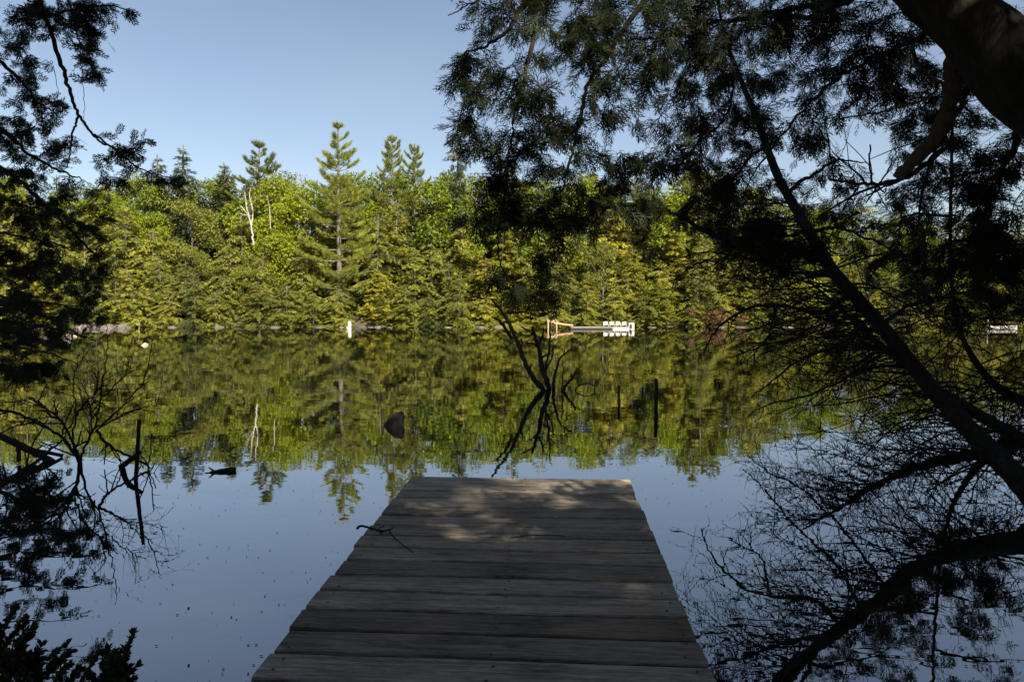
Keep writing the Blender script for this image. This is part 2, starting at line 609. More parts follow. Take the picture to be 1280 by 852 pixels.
# ------------------------------------------------------------------ dock
DH = 0.5
dd = np.array([51.0, 853.0]); dd = dd / np.linalg.norm(dd)           # dock direction, away from the viewer
dp = np.array([dd[1], -dd[0]])                                        # to the right
pL, pR = on(514, 596, DH)[:2], on(786, 598, DH)[:2]
mid = (pL + pR) / 2
W = float(np.dot(pR - pL, dp))
yaw = math.atan2(dp[1], dp[0])
dock = empty('wooden_dock', (mid[0], mid[1], 0), yaw)                 # local x to the right, local -y back to the bank
tag(dock, 'weathered grey plank dock reaching out over the still lake', 'dock')
PW, GAP, PT = 0.1775, 0.019, 0.04
step = PW + GAP
NP = 34
jit = random.Random(5)
LEFT = {3: -0.006, 6: -0.012, 7: -0.014, 8: 0.006, 9: 0.004, 10: -0.008, 12: -0.005, 13: 0.01, 14: 0.005, 15: -0.004}
for i in range(NP):
    b = MB()
    l = -W / 2 + LEFT.get(i, jit.uniform(-0.007, 0.007))
    r_ = W / 2 + jit.uniform(-0.008, 0.008)
    nseg = 14
    xs = np.linspace(l, r_, nseg + 1)
    prof = np.array([[-PW / 2, -PT / 2], [-PW / 2, PT / 2 - 0.009], [-PW / 2 + 0.008, PT / 2], [-PW / 6, PT / 2 + 0.0006], [PW / 6, PT / 2 + 0.0006],
                     [PW / 2 - 0.008, PT / 2], [PW / 2, PT / 2 - 0.009], [PW / 2, -PT / 2]])
    V = []
    ph = jit.uniform(0, 6)
    for x in xs:
        w = 0.0014 * math.sin(x * 3.1 + ph)
        e = np.array([jit.uniform(-0.0011, 0.0011) for _ in range(8)])
        q = np.column_stack([np.full(8, x), prof[:, 0] + e, prof[:, 1] + w])
        V.append(q)
    V = np.array(V).reshape(-1, 3)
    a = np.arange(nseg)[:, None] * 8
    j = np.arange(8)[None, :]
    k = (j + 1) % 8
    b.add(V, np.stack([a + j, a + 8 + j, a + 8 + k, a + k], -1).reshape(-1, 4))
    for off, sg in ((0, 1), (nseg * 8, -1)):
        c = V[off:off + 8].mean(0)
        b.add(np.vstack([V[off:off + 8], c]), [[q, (q + 1) % 8, 8][::sg] for q in range(8)])
    # nail heads
    for nxp in (-W / 2 + 0.07, 0.03, W / 2 - 0.07):
        for ny_ in (-0.05, 0.05):
            if jit.random() < 0.12: continue
            cx_, cy_ = nxp + jit.uniform(-0.018, 0.018), ny_ + jit.uniform(-0.015, 0.015)
            rr = jit.uniform(0.006, 0.0085)
            an = np.linspace(0, 2 * math.pi, 8, endpoint=False)
            vv = np.column_stack([cx_ + rr * np.cos(an), cy_ + rr * np.sin(an), np.full(8, PT / 2 + 0.0028)])
            vv = np.vstack([vv, [cx_, cy_, PT / 2 + 0.0034]])
            b.add(vv, [[q, (q + 1) % 8, 8] for q in range(8)], 1)
    o = b.build('plank', [M['plank'], M['nail']], dock, smooth=False)
    bw = {5: .5, 7: .7, 12: 1.0, 13: .25, 16: 1.0, 17: .9}.get(i, jit.uniform(0, .3))
    o.color = (bw, bw, bw, 1)
    o.location = (0, -(i + 0.5) * step + 0.005, DH - PT / 2 + jit.uniform(-0.0025, 0.0025))
    o.rotation_euler = (jit.uniform(-0.008, 0.008), jit.uniform(-0.0012, 0.0012), jit.uniform(-0.0022, 0.0022))
L = NP * step
for sx in (-W / 2 + 0.09, 0.02, W / 2 - 0.09):
    b = MB(); box(b, (sx, -L / 2 - 0.02, DH - PT - 0.105), (0.045, L - 0.1, 0.19), bevel=0.004)
    b.build('stringer', M['plank'], dock, False)
b = MB(); box(b, (0, -0.045, DH - PT - 0.105), (W - 0.32, 0.04, 0.17), bevel=0.004)
b.build('end_beam', M['plank'], dock, False)
for yy in (-0.35, -3.2):
    for sx in (-W / 2 + 0.16, W / 2 - 0.16):
        b = MB(); tube(b, [(sx, yy, -1.9), (sx, yy, DH - PT - 0.01)], 0.06, 10)
        b.build('post', M['wet_wood'], dock)

# twigs lying on the dock
def branchy(mb, pts, r0, r1, n=6, subs=0, sublen=0.15, seed=0, mi=0, jitter=0.0, sides=5, updir=(0, 0, 1), depth=0):
    """a crooked tube through pts with small side twigs"""
    q = np.random.default_rng(seed)
    P = smooth_path(pts, n)
    if jitter:
        P[1:-1] += q.normal(size=(len(P) - 2, 3)) * jitter
    rad = np.linspace(r0, r1, len(P))
    rad = rad * (1 + 0.12 * q.uniform(-1, 1, len(P)))
    tube(mb, P, rad, sides, mi)
    for s in range(subs):
        i = int(q.integers(max(1, len(P) // 5), len(P) - 1))
        d = norm(P[min(i + 1, len(P) - 1)] - P[i - 1])
        side = norm(np.cross(d, q.normal(size=3)))
        L_ = sublen * q.uniform(0.4, 1.1)
        v = norm(d * q.uniform(0.3, 0.9) + side * 0.8 + np.array(updir) * q.uniform(-0.1, 0.5))
        pp = [P[i], P[i] + v * L_ * 0.5 + q.normal(size=3) * L_ * 0.06, P[i] + v * L_ + side * L_ * 0.15 + q.normal(size=3) * L_ * 0.1]
        rr = rad[i] * 0.6
        if depth > 0:
            branchy(mb, pp, rr, r1 * 0.6, 4, depth * 2, L_ * 0.55, seed * 31 + s + 1, mi, jitter * 0.6, max(3, sides - 1), updir, depth - 1)
        else:
            tube(mb, smooth_path(pp, 3), np.linspace(rr, r1 * 0.6, 7), max(3, sides - 1), mi)


b = MB()
h = DH + 0.012
p = [on(446, 660, h + .05), on(452, 656.5, h + .05), on(466, 660.5, h + .02), on(478, 664, h), on(487, 661, h), on(490, 668, h), on(503, 680, h), on(517, 690, h - 0.004)]
branchy(b, p[:5], 0.008, 0.005, 4, 3, 0.05, 3, jitter=0.002)
branchy(b, p[4:], 0.004, 0.0025, 4, 0, seed=4)
branchy(b, [on(476, 663, h), on(476, 667, h - .004)], 0.009, 0.004, 3, 0, seed=5)
tag(b.build('twig', M['wet_wood']), 'forked black twig poking over the left edge of the dock', 'twig')
b = MB()
branchy(b, [on(639, 672, h - .006), on(650, 670, h), on(665, 668.5, h + .004), on(690, 668.5, h), on(706, 669.5, h - .006)], 0.0035, 0.0025, 4, 0, seed=8)
tag(b.build('twig', M['wet_wood']), 'thin curved twig lying across the middle planks of the dock', 'twig')

# ------------------------------------------------------------------ foliage templates


def spray_template(kind, seed):
    """flat leaf spray, length 1 along +X, in XY plane, slightly cupped; returns (k,4,3) quads"""
    q = np.random.default_rng(seed)
    Q = []

    def strip(a, bb, w0, w1):
        a, bb = np.array(a, float), np.array(bb, float)
        d = norm(bb - a)
        s = np.array([-d[1], d[0], 0])
        Q.append([a - s * w0, bb - s * w1, bb + s * w1, a + s * w0])
    if kind == 'cedar':
        w = 0.019
        strip((0, 0, 0), (0.5, 0, 0.03), w * 0.6, w * 0.7)
        strip((0.5, 0, 0.03), (1, 0, -0.06), w, w * 0.5)
        n = 5
        for i in range(n):
            t = 0.1 + 0.72 * i / (n - 1) + q.uniform(-0.04, 0.04)
            for sg in (-1, 1):
                if q.random() < 0.12: continue
                l = (0.52 * (1 - t) ** 0.6 + 0.08) * q.uniform(0.7, 1.2)
                an = R(q.uniform(24, 44)) * sg
                a = np.array([t, 0, 0.03 * math.sin(t * 3)])
                e = a + np.array([math.cos(an) * l, math.sin(an) * l, q.uniform(-0.12, 0.04)])
                strip(a, (a + e) / 2, w * 0.8, w)
                strip((a + e) / 2, e, w, w * 0.45)
                if l > 0.26:
                    for u, s2 in ((0.45, sg), (0.62, -sg)):
                        aa = a + (e - a) * u
                        an2 = an + s2 * R(q.uniform(28, 45))
                        l2 = l * (1 - u) * 0.7 + 0.03
                        strip(aa, aa + np.array([math.cos(an2) * l2, math.sin(an2) * l2, q.uniform(-.03, .03)]), w * 0.9, w * 0.4)
    else:
        w = 0.032
        strip((0, 0, 0), (0.55, 0, 0.02), 0.012, 0.012)
        strip((0.5, 0, 0.02), (1, 0, -0.06), w, w * 0.6)
        n = 6
        for i in range(n):
            t = 0.1 + 0.78 * i / (n - 1)
            for sg in (-1, 1):
                l = (0.42 * (1 - t) ** 0.7 + 0.12) * q.uniform(0.7, 1.2)
                an = R(q.uniform(40, 62)) * sg
                a = np.array([t, 0, 0.02])
                e = a + np.array([math.cos(an) * l, math.sin(an) * l, q.uniform(-0.1, 0.02)])
                m = (a + e) / 2 + np.array([0, 0, 0.02])
                strip(a, m, w * 0.6, w)
                strip(m, e, w, w * 0.5)
                if l > 0.28:
                    an2 = an - sg * R(45)
                    strip(m, m + np.array([math.cos(an2), math.sin(an2), -0.1]) * l * 0.45, w, w * 0.5)
    return np.array(Q)


SPR = {'cedar': [spray_template('cedar', s) for s in range(4)], 'hemlock': [spray_template('hemlock', s) for s in range(4)]}


def place(mb, T, pos, X_, N_, scale, mi=0, tint=None):
    """instances of template quads T at pos with x axis X_ and normal about N_"""
    X_ = norm(X_)
    Yv = norm(np.cross(N_, X_))
    Zv = np.cross(X_, Yv)
    Fm = np.stack([X_, Yv, Zv], 1)                         # n,3(axis),3
    sc = np.asarray(scale)[:, None, None, None]
    V = np.einsum('kqa,naw->nkqw', T, Fm) * sc + pos[:, None, None, :]
    n, k = V.shape[:2]
    if tint is None:
        tint = rng.uniform(0, 1, n)
    tt = np.repeat(np.clip(tint[:, None] + rng.uniform(-0.15, 0.15, (n, k)), 0, 1).ravel(), 4)
    idx = np.arange(n * k * 4).reshape(-1, 4)
    mb.add(V.reshape(-1, 3), idx, mi, tt)


def rand_unit(n, q):
    return norm(q.normal(size=(n, 3)))


# ------------------------------------------------------------------ far trees (meshes built once, copied by obj.copy)
LEAF = np.array([[[0, -0.32, 0], [0.55, -0.5, 0.06], [1.0, 0, -0.05], [0.5, 0.5, 0.06]]]) * np.array([1, 0.55, 1])
FROND = []
for t, sg, l in ((0.0, 1, .42), (0.0, -1, .42), (.25, 1, .4), (.25, -1, .4), (.5, 1, .3), (.5, -1, .3)):
    a = np.array([t, 0, 0]); e = a + np.array([0.62 * l, sg * 0.75 * l, -0.22 * l]); s = np.array([0.09, -0.03 * sg, 0])
    FROND.append([a - s * .6, e - s * .3, e + s * .5, a + s])
FROND.append([[0.4, -0.05, 0], [1.0, -0.03, -.12], [1.0, 0.03, -.12], [0.4, 0.05, 0]])
FROND = np.array(FROND)


def conifer(seed, H, Rr, kind='hemlock', leafscale=1.0, base=0.02, droop=0.28, dens=1.0, gap=0.0):
    """returns (trunk mesh builder, crown mesh builder)"""
    q = np.random.default_rng(seed)
    tr, cr = MB(), MB()
    bend = q.normal(size=2) * 0.012 * H
    zz = np.linspace(-0.3, H, 12)
    path = np.column_stack([bend[0] * (zz / H) ** 2, bend[1] * (zz / H) ** 2, zz])
    tube(tr, path, np.linspace(0.018 * H, 0.004 * H, 12), 7)
    z = base * H + 0.2
    pos, ax, nn, sc, tn = [], [], [], [], []
    while z < H * 0.985:
        t = z / H
        prof = (1 - t) ** (0.72 if kind == 'spire' else 0.5) * (0.8 + 0.2 * math.sin(t * 11 + seed * 2.3)) + 0.03
        nb = max(4, int((5 + 5 * (1 - t)) * dens))
        a0 = q.uniform(0, 6.28)
        for b_ in range(nb):
            if q.random() < gap: continue
            a = a0 + 6.283 * b_ / nb + q.normal() * 0.5
            Lb = Rr * prof * q.uniform(0.45, 1.25) * (1 + 0.22 * math.sin(a * 2 + seed + z))
            d = np.array([math.cos(a), math.sin(a), 0])
            rise = q.uniform(0.05, 0.32) * (0.5 + t)
            u = np.linspace(0, 1, 7)
            c0 = np.array([bend[0] * t * t, bend[1] * t * t, z + q.normal() * (0.06 if kind == 'spire' else 0.38)])
            P = c0 + d * (u[:, None] * Lb)
            P[:, 2] += Lb * (rise * u - (rise + droop * q.uniform(0.5, 1.4)) * u ** 2.2)
            if Lb > 0.35:
                tube(tr, P[::2], np.linspace(0.02 + 0.008 * Lb, 0.006, 4), 3, cap=False)
            n = max(5, int(Lb * 24 * dens / leafscale))
            uu = q.uniform(0.15, 1.0, n) ** 0.75
            pp = np.stack([np.interp(uu, u, P[:, i]) for i in range(3)], -1)
            side = np.array([-d[1], d[0], 0])
            w = (1 - uu) * 0.45 * Lb * q.uniform(-1, 1, n)
            pp += side * w[:, None] + q.normal(size=(n, 3)) * 0.05
            pp[:, 2] -= np.abs(w) * 0.35
            sg = np.sign(w)
            ang = sg * q.uniform(0.1, 0.9, n)
            xx = d * np.cos(ang)[:, None] + side * np.sin(ang)[:, None]
            xx[:, 2] += -0.2 - droop * uu + q.normal(size=n) * 0.34
            pos.append(pp); ax.append(xx)
            nv = np.tile(np.array([0, 0, 1.0]), (n, 1)) + d * 0.35 + q.normal(size=(n, 3)) * 0.5
            nn.append(nv)
            sc.append(q.uniform(0.2, 0.38, n) * leafscale * (0.75 + 0.25 * (1 - t)))
            tn.append(np.clip(q.normal(0.5, 0.16) + q.normal(size=n) * 0.12, 0, 1))
        z += (0.30 + 0.16 * (1 - t)) * q.uniform(0.75, 1.25) * H / 9.0
    place(cr, FROND, np.concatenate(pos), np.concatenate(ax), np.concatenate(nn), np.concatenate(sc), tint=np.concatenate(tn))
    return tr, cr


NEEDLES = []
_q = np.random.default_rng(3)
for i in range(11):
    v = norm(np.array([1.0, 0, 0.35]) + _q.normal(size=3) * np.array([0.35, 0.6, 0.45]))
    s = norm(np.cross(v, _q.normal(size=3))) * 0.045
    o_ = _q.normal(size=3) * 0.1
    NEEDLES.append([o_ - s, o_ + v - s * 0.4, o_ + v + s * 0.4, o_ + s])
NEEDLES = np.array(NEEDLES)


def pine(seed, H, Rr, bare=0.25):
    q = np.random.default_rng(seed)
    tr, cr = MB(), MB()
    zz = np.linspace(-0.3, H, 14)
    bend = q.normal(size=2) * 0.01 * H
    path = np.column_stack([bend[0] * (zz / H) ** 2, bend[1] * (zz / H) ** 2, zz])
    tube(tr, path, np.linspace(0.017 * H, 0.003 * H, 14), 8)
    pos, ax, nn, sc, tn = [], [], [], [], []
    z = bare * H
    while z < H * 0.97:
        t = (z - bare * H) / (H * (1 - bare))
        prof = (math.sin(math.pi * min(1, 0.28 + 0.72 * t)) ** 0.8) * (1 - 0.25 * t) + 0.1 * (1 - t)
        nb = int(q.integers(4, 7))
        a0 = q.uniform(0, 6.28)
        for b_ in range(nb):
            a = a0 + 6.283 * b_ / nb + q.normal() * 0.3
            Lb = Rr * prof * q.uniform(0.5, 1.25)
            if Lb < 0.25: Lb = 0.25
            d = np.array([math.cos(a), math.sin(a), 0])
            up = q.uniform(0.0, 0.2) + 0.65 * t ** 1.5
            u = np.linspace(0, 1, 7)
            c0 = np.array([bend[0] * (z / H) ** 2, bend[1] * (z / H) ** 2, z])
            P = c0 + d * (u[:, None] * Lb)
            P[:, 2] += Lb * (up * u - 0.22 * u + 0.3 * u ** 3)
            tube(tr, P, np.linspace(0.02 + 0.012 * Lb, 0.008, 7), 4, cap=False)
            n = max(8, int(Lb * 27))
            uu = q.uniform(0.3, 1.0, n) ** 0.7
            pp = np.stack([np.interp(uu, u, P[:, i]) for i in range(3)], -1)
            side = np.array([-d[1], d[0], 0])
            w = np.sqrt(np.clip(1.1 - uu, 0, 1)) * 0.42 * Lb * q.uniform(-1, 1, n)
            pp += side * w[:, None]
            pp[:, 2] += 0.03 + q.uniform(-0.02, 0.1, n)
            ang = np.sign(w) * q.uniform(0.0, 0.8, n)
            xx = d * np.cos(ang)[:, None] + side * np.sin(ang)[:, None]
            xx[:, 2] += 0.25 + q.normal(size=n) * 0.15
            pos.append(pp); ax.append(xx); nn.append(np.array([0, 0, 1.0]) + q.normal(size=(n, 3)) * 0.3)
            sc.append(q.uniform(0.2, 0.34, n)); tn.append(np.clip(q.normal(0.5, 0.15) + q.normal(size=n) * 0.12, 0, 1))
        z += q.uniform(0.7, 1.25) * H / 15.0 * (1.15 - 0.4 * t)
    # leader tuft
    n = 10
    pos.append(np.column_stack([q.normal(size=n) * .05 + bend[0], q.normal(size=n) * .05 + bend[1], H - q.uniform(0, 0.5, n)]))
    ax.append(np.array([0, 0, 1.0]) + q.normal(size=(n, 3)) * 0.35); nn.append(rand_unit(n, q)); sc.append(np.full(n, 0.26)); tn.append(np.full(n, 0.6))
    place(cr, NEEDLES, np.concatenate(pos), np.concatenate(ax), np.concatenate(nn), np.concatenate(sc), tint=np.concatenate(tn))
    return tr, cr


def broadleaf(seed, H, Rr, nclump=34, leaf=0.2, low=0.25, nleaf=230, trunk_r=0.014):
    q = np.random.default_rng(seed)
    tr, cr = MB(), MB()
    zz = np.linspace(-0.3, H * 0.8, 9)
    bend = q.normal(size=2) * 0.04 * H
    path = np.column_stack([bend[0] * (zz / H) ** 2, bend[1] * (zz / H) ** 2, zz])
    tube(tr, path, np.linspace(trunk_r * H, trunk_r * 0.3 * H, 9), 7)
    for c in range(nclump):
        t = low + (1 - low) * ((c + q.uniform(0, 1)) / nclump)
        rr = Rr * math.sin(math.pi * min(0.97, max(0.16, 0.14 + 0.78 * (t - low) / (1 - low)))) ** 0.7
        a = q.uniform(0, 6.28)
        rad = rr * math.sqrt(q.uniform(0.12, 1.0))
        ctr = np.array([math.cos(a) * rad + bend[0] * t * t, math.sin(a) * rad + bend[1] * t * t, t * H - 0.06 * H])
        zb = max(0.12 * H, ctr[2] - rad * 0.9 - 0.5)
        st = np.array([bend[0] * (zb / H) ** 2, bend[1] * (zb / H) ** 2, min(zb, H * 0.78)])
        md = (st + ctr) / 2 + np.array([0, 0, -0.1 * rad])
        tube(tr, smooth_path([st, md, ctr], 4), np.linspace(0.006 * H, 0.012, 9), 4, cap=False)
        cs = np.array([1.0, 1.0, 0.62]) * Rr * q.uniform(0.24, 0.46)
        n = int(nleaf * q.uniform(0.7, 1.2))
        u = rand_unit(n, q)
        rrn = q.uniform(0.25, 1.0, n) ** 0.5
        pp = ctr + u * rrn[:, None] * cs + q.normal(size=(n, 3)) * 0.04
        nv = u * 0.6 + np.array([0, 0, 0.7]) + q.normal(size=(n, 3)) * 0.5
        xx = rand_unit(n, q) + np.array([0, 0, -0.4]) + u * 0.4
        place(cr, LEAF, pp, xx, nv, q.uniform(0.7, 1.3, n) * leaf, tint=np.clip(q.normal(0.5, 0.17) + q.normal(size=n) * 0.13, 0, 1))
    return tr, cr


PROTO = {}


def proto(key, gen, leafmat, barkmat, H):
    tr, cr = gen
    PROTO.setdefault(key, []).append((tr.mesh('trunk', M[barkmat]), cr.mesh('crown', M[leafmat], smooth=False), H))


for s in range(6):
    proto('hemlock', conifer(100 + s, 9.0, 3.2 + 0.35 * (s % 3), droop=0.36, dens=1.15, leafscale=1.0, gap=0.16), 'hemlock', 'bark', 9.0)
for s in range(3):
    proto('cedar', conifer(140 + s, 8.0, 2.3 + 0.3 * s, droop=0.16, dens=1.25, leafscale=1.0), 'cedar_gold', 'bark', 8.0)
for s in range(3):
    proto('spruce', conifer(160 + s, 10.0, 2.5, 'spire', droop=0.2, dens=1.3, gap=0.08), 'spruce', 'bark', 10.0)
for s in range(4):
    proto('pine', pine(200 + s, 14.0, 2.5 + 0.15 * s, bare=0.3 if s else 0.16), 'pine', 'bark', 14.0)
for s in range(4):
    proto('maple', broadleaf(300 + s, 9.0, 2.6, 36, 0.22), 'broad', 'bark', 9.0)
for s in range(3):
    proto('oak', broadleaf(330 + s, 9.0, 2.5, 32, 0.2, nleaf=200), 'broad_dull', 'bark', 9.0)
proto('birch', broadleaf(350, 9.0, 1.5, 16, 0.17, low=0.45, nleaf=110, trunk_r=0.011), 'broad', 'birch', 9.0)
for s in range(2):
    proto('bush', broadleaf(370 + s, 2.6, 1.5, 18, 0.15, low=0.1, nleaf=150), 'broad', 'bark', 2.6)
proto('rust', broadleaf(380, 3.2, 1.5, 16, 0.16, low=0.15, nleaf=120), 'rust', 'bark', 3.2)
NAME = {'hemlock': 'hemlock_tree', 'cedar': 'cedar_tree', 'spruce': 'spruce_tree', 'pine': 'pine_tree', 'maple': 'maple_tree', 'oak': 'oak_tree', 'birch': 'birch_tree',
        'bush': 'waterside_bush', 'rust': 'rusty_bush'}


def put_tree(kind, x, y, H, rz=None, variant=None, wide=1.0, z=None):
    tm, cm, H0 = PROTO[kind][(variant if variant is not None else random.randrange(99)) % len(PROTO[kind])]
    o = empty(NAME[kind], (x, y, gh(x, y) - 0.05 if z is None else z), random.uniform(0, 6.28) if rz is None else rz)
    s = H / H0
    o.scale = (s * wide, s * wide, s)
    for nm, me in (('trunk', tm), ('crown', cm)):
        c = bpy.data.objects.new(nm, me)
        COL.objects.link(c)
        c.parent = o
    return o


TREES = []                                         # (object, kind, row, px)


def tree_px(kind, px, top, y, row, **kw):
    x = (px - CX) / F * y
    z0 = gh(x, y) - 0.05
    ztop = CAMH + (HORIZON - top) / F * y
    o = put_tree(kind, x, y, max(1.2, ztop - z0), z=z0, **kw)
    TREES.append((o, kind, row, px))
    return o


# heroes
tree_px('pine', 425, 158, 52.4, 1, variant=0, rz=0.6, wide=1.0)
tree_px('pine', 325, 181, 57, 3, variant=1, rz=0.3)
tree_px('pine', 490, 172, 58, 4, variant=2, rz=1.0, wide=0.7)
tree_px('pine', 519, 184, 59, 4, variant=3, rz=2.0, wide=0.75)
tree_px('spruce', 573, 168, 56, 3, variant=0, wide=0.8)
tree_px('spruce', 232, 184, 57, 3, variant=1, wide=1.1)
tree_px('spruce', 204, 196, 58, 4, variant=2)
tree_px('spruce', 288, 206, 58, 4, variant=0, wide=1.2)
tree_px('pine', 872, 202, 58, 4, variant=1)
tree_px('pine', 893, 208, 57, 3, variant=2, wide=0.9)
tree_px('birch', 143, 232, 55, 2, rz=1.0)
tree_px('birch', 150, 262, 54, 2, rz=3.0)
for px, top, k in ((477, 378, 'bush'), (640, 362, 'bush'), (812, 350, 'bush'), (1010, 350, 'bush')):
    tree_px(k, px, top, 51.9, 0)
for px, top in ((868, 384), (900, 378), (922, 388)):
    tree_px('rust', px, top, 50.3, 0)
# random rows
trnd = random.Random(21)


def row(y0, jy, x0, x1, stepx, tops, kinds, rowid, wide=1.0):
    x = x0
    while x < x1:
        px = CX + x / y0 * F
        yy = y0 + trnd.uniform(-jy, jy) + (-0.0012 * x * x if rowid < 2 else -0.0008 * x * x)
        k = trnd.choice(kinds(px))
        top = trnd.uniform(*tops)
        if px > 880: top = min(372, top + min(48, (px - 880) * 0.22) * (1.0 if rowid > 1 else 0.5))
        near_pine = abs(px - 425) < 26 and rowid < 2
        if near_pine: top = max(top, 340)
        xx = x + trnd.uniform(-0.5, 0.5)
        px = CX + xx / yy * F
        o = tree_px(k, px, top, yy, rowid, wide=wide * trnd.uniform(0.85, 1.15))
        x += stepx * trnd.uniform(0.75, 1.25)


row(50.9, 0.2, -52, 54, 2.2, (340, 372), lambda p: ['hemlock'] * 5 + ['cedar'] * (3 if p > 560 else 1) , 0, 1.5)
row(52.3, 0.3, -52, 54, 2.7, (300, 345), lambda p: ['hemlock'] * 5 + ['cedar'] * (4 if p > 560 else 1), 0, 1.25)
row(53.9, 0.5, -52, 54, 2.8, (262, 312), lambda p: ['hemlock'] * 5 + ['cedar'] * (3 if p > 480 else 1) + ['oak'] * 2, 1, 1.1)
row(55.6, 0.6, -54, 56, 3.4, (234, 272), lambda p: ['hemlock'] * 3 + ['cedar'] + ['maple'] * 3 + ['oak'] * 2, 2)
row(57.5, 0.7, -56, 58, 3.3, (218, 246), lambda p: ['maple'] * 5 + ['hemlock', 'oak', 'oak'], 3, 1.1)
row(60.5, 1.0, -58, 60, 3.6, (212, 232), lambda p: ['maple'] * 3 + ['oak'] * 3 + ['hemlock', 'spruce'], 4)

LAND = [(30, 'left outcrop', 130), (0, 'birch snag', 310), (0, 'marker post', 437), (0, 'gangway', 690), (0, 'deck chairs', 772), (0, 'far rowboat', 1245)]
LOOK = {'hemlock': ['olive hemlock', 'drooping hemlock', 'dense hemlock'], 'cedar': ['golden green cedar', 'upright narrow cedar'], 'spruce': ['dark spiky spruce'],
        'pine': ['open whorled pine'], 'maple': ['bright green maple', 'round lime maple'], 'oak': ['dull green leafy tree', 'pale olive leafy tree'], 'birch': ['thin white trunked birch'],
        'bush': ['bright green bush'], 'rust': ['rust brown bush']}
ROWP = ['at the waterline', 'behind the waterline trees', 'midway up the slope', 'high on the slope', 'on the skyline']
ORD = ['first', 'second', 'third', 'fourth', 'fifth', 'sixth', 'seventh', 'eighth', 'ninth', 'tenth', 'eleventh', 'twelfth', 'thirteenth', 'fourteenth', 'fifteenth', 'sixteenth', 'seventeenth', 'eighteenth', 'nineteenth', 'twentieth', 'twentyfirst', 'twentysecond', 'twentythird']
CATN = {'bush': 'bush', 'rust': 'bush'}
GRP = {'hemlock': 'hemlocks on the far shore', 'cedar': 'cedars on the far shore', 'spruce': 'spruces on the far shore', 'pine': 'pines rising over the far shore', 'maple': 'maples on the far slope',
       'oak': 'dull leafy trees on the far slope', 'birch': 'birches on the far shore', 'bush': 'bushes at the far waterline', 'rust': 'rusty bushes at the far waterline'}
buckets = {}
for o, k, r_, px in TREES:
    lm = min(LAND, key=lambda a: abs(a[2] - px))
    sd = 'right' if px > lm[2] else 'left'
    buckets.setdefault((k, r_, lm[1], sd), []).append((abs(px - lm[2]), o))
for (k, r_, lm, sd), lst in buckets.items():
    lst.sort(key=lambda a: a[0])
    for i, (_, o) in enumerate(lst):
        tag(o, f'{LOOK[k][0]} {ROWP[r_]}, {ORD[i]} {sd} of the {lm}', CATN.get(k, 'tree'), GRP[k])
TREES[0][0]['label'] = 'tallest pine of the far shore, with whorled tiers, behind the white marker post'

# dead white birch snag
b = MB()
y = 53.2
branchy(b, [at(317, 306, y), at(315, 290, y), at(312, 274, y), at(308, 255, y), at(306, 240, y)], 0.085, 0.03, 5, 0, seed=3, sides=6, jitter=0.02)
branchy(b, [at(314, 284, y), at(316, 264, y), at(312, 246, y + .2), at(313, 235, y + .2)], 0.06, 0.02, 5, 3, 0.6, 5, sides=5)
branchy(b, [at(311, 270, y), at(305, 262, y), at(301, 257, y)], 0.045, 0.02, 4, 2, 0.5, 6, sides=5)
branchy(b, [at(314, 270, y), at(303, 268, y), at(298, 264, y)], 0.03, 0.015, 4, 2, 0.5, 7, sides=5)
tag(b.build('dead_birch_snag', M['birch']), 'bare forked white birch snag standing among the far trees', 'dead tree')
b = MB()
branchy(b, [at(338, 285, y), at(337, 262, y), at(334, 244, y)], 0.035, 0.012, 5, 3, 0.4, 9, sides=5)
tag(b.build('dead_birch_snag', M['birch']), 'thin white bare stem just right of the forked birch snag', 'dead tree')

# ------------------------------------------------------------------ far shore rocks, dock, chairs, post, boat
ROCKS = [rock_mesh(s, M['granite']) for s in range(4)]
WROCK = [rock_mesh(10 + s, M['white_rock']) for s in range(2)]
DROCK = [rock_mesh(20 + s, M['dark_rock']) for s in range(2)]


def rock(me, px, py, w, h, label, name='rock', group=None, dpt=None, z=-0.25):
    p_ = on(px, py, 0)
    o = bpy.data.objects.new(name, me)
    COL.objects.link(o)
    d = dpt or w * 0.8
    o.scale = (w / 2 / 0.8, d / 2 / 0.8, h / 0.75)
    o.location = (p_[0], p_[1], h * z)
    o.rotation_euler = (0, 0, random.uniform(0, 6.28) if dpt is None else random.uniform(-0.2, 0.2))
    tag(o, label, 'rock', group)
    return o


qn0 = np.random.default_rng(4)
G = 'rocks along the far waterline'
rock(ROCKS[0], 118, 410.5, 1.2, 0.5, 'large pale ledge rock, biggest of the left outcrop', group=G)
rock(ROCKS[1], 103, 410.5, 0.9, 0.35, 'pale rock at the left end of the left outcrop', group=G)
rock(ROCKS[2], 134, 410.5, 1.0, 0.4, 'pale rock in the middle of the left outcrop', group=G)
rock(ROCKS[3], 150, 410, 1.1, 0.35, 'low pale rock right of the middle of the left outcrop', group=G)
rock(ROCKS[0], 160, 410, 0.6, 0.22, 'smallest pale rock at the right end of the left outcrop', group=G)
rock(ROCKS[1], 62, 410, 0.9, 0.3, 'pale rock on the far shore left of the outcrop', group=G)
rock(ROCKS[2], 40, 410, 0.9, 0.35, 'pale rock on the far shore near the left edge', group=G)
rock(WROCK[0], 84, 421, 0.34, 0.36, 'upright white stone standing in the lake by the left point', 'white_stone')
rock(WROCK[1], 94, 421, 0.26, 0.18, 'low white stone right of the upright white stone', 'white_stone')
rock(ROCKS[3], 66, 421, 1.3, 0.14, 'flat pale rock in the water left of the white stones', group='rocks in the lake')
rock(WROCK[1], 180, 431.5, 0.34, 0.13, 'lone white wedge of stone in open water at left', 'white_stone')
b = MB()
p0 = on(480, 531, 0); p1 = on(507, 531, 0)
wd = (p1[0] - p0[0]) * 0.9
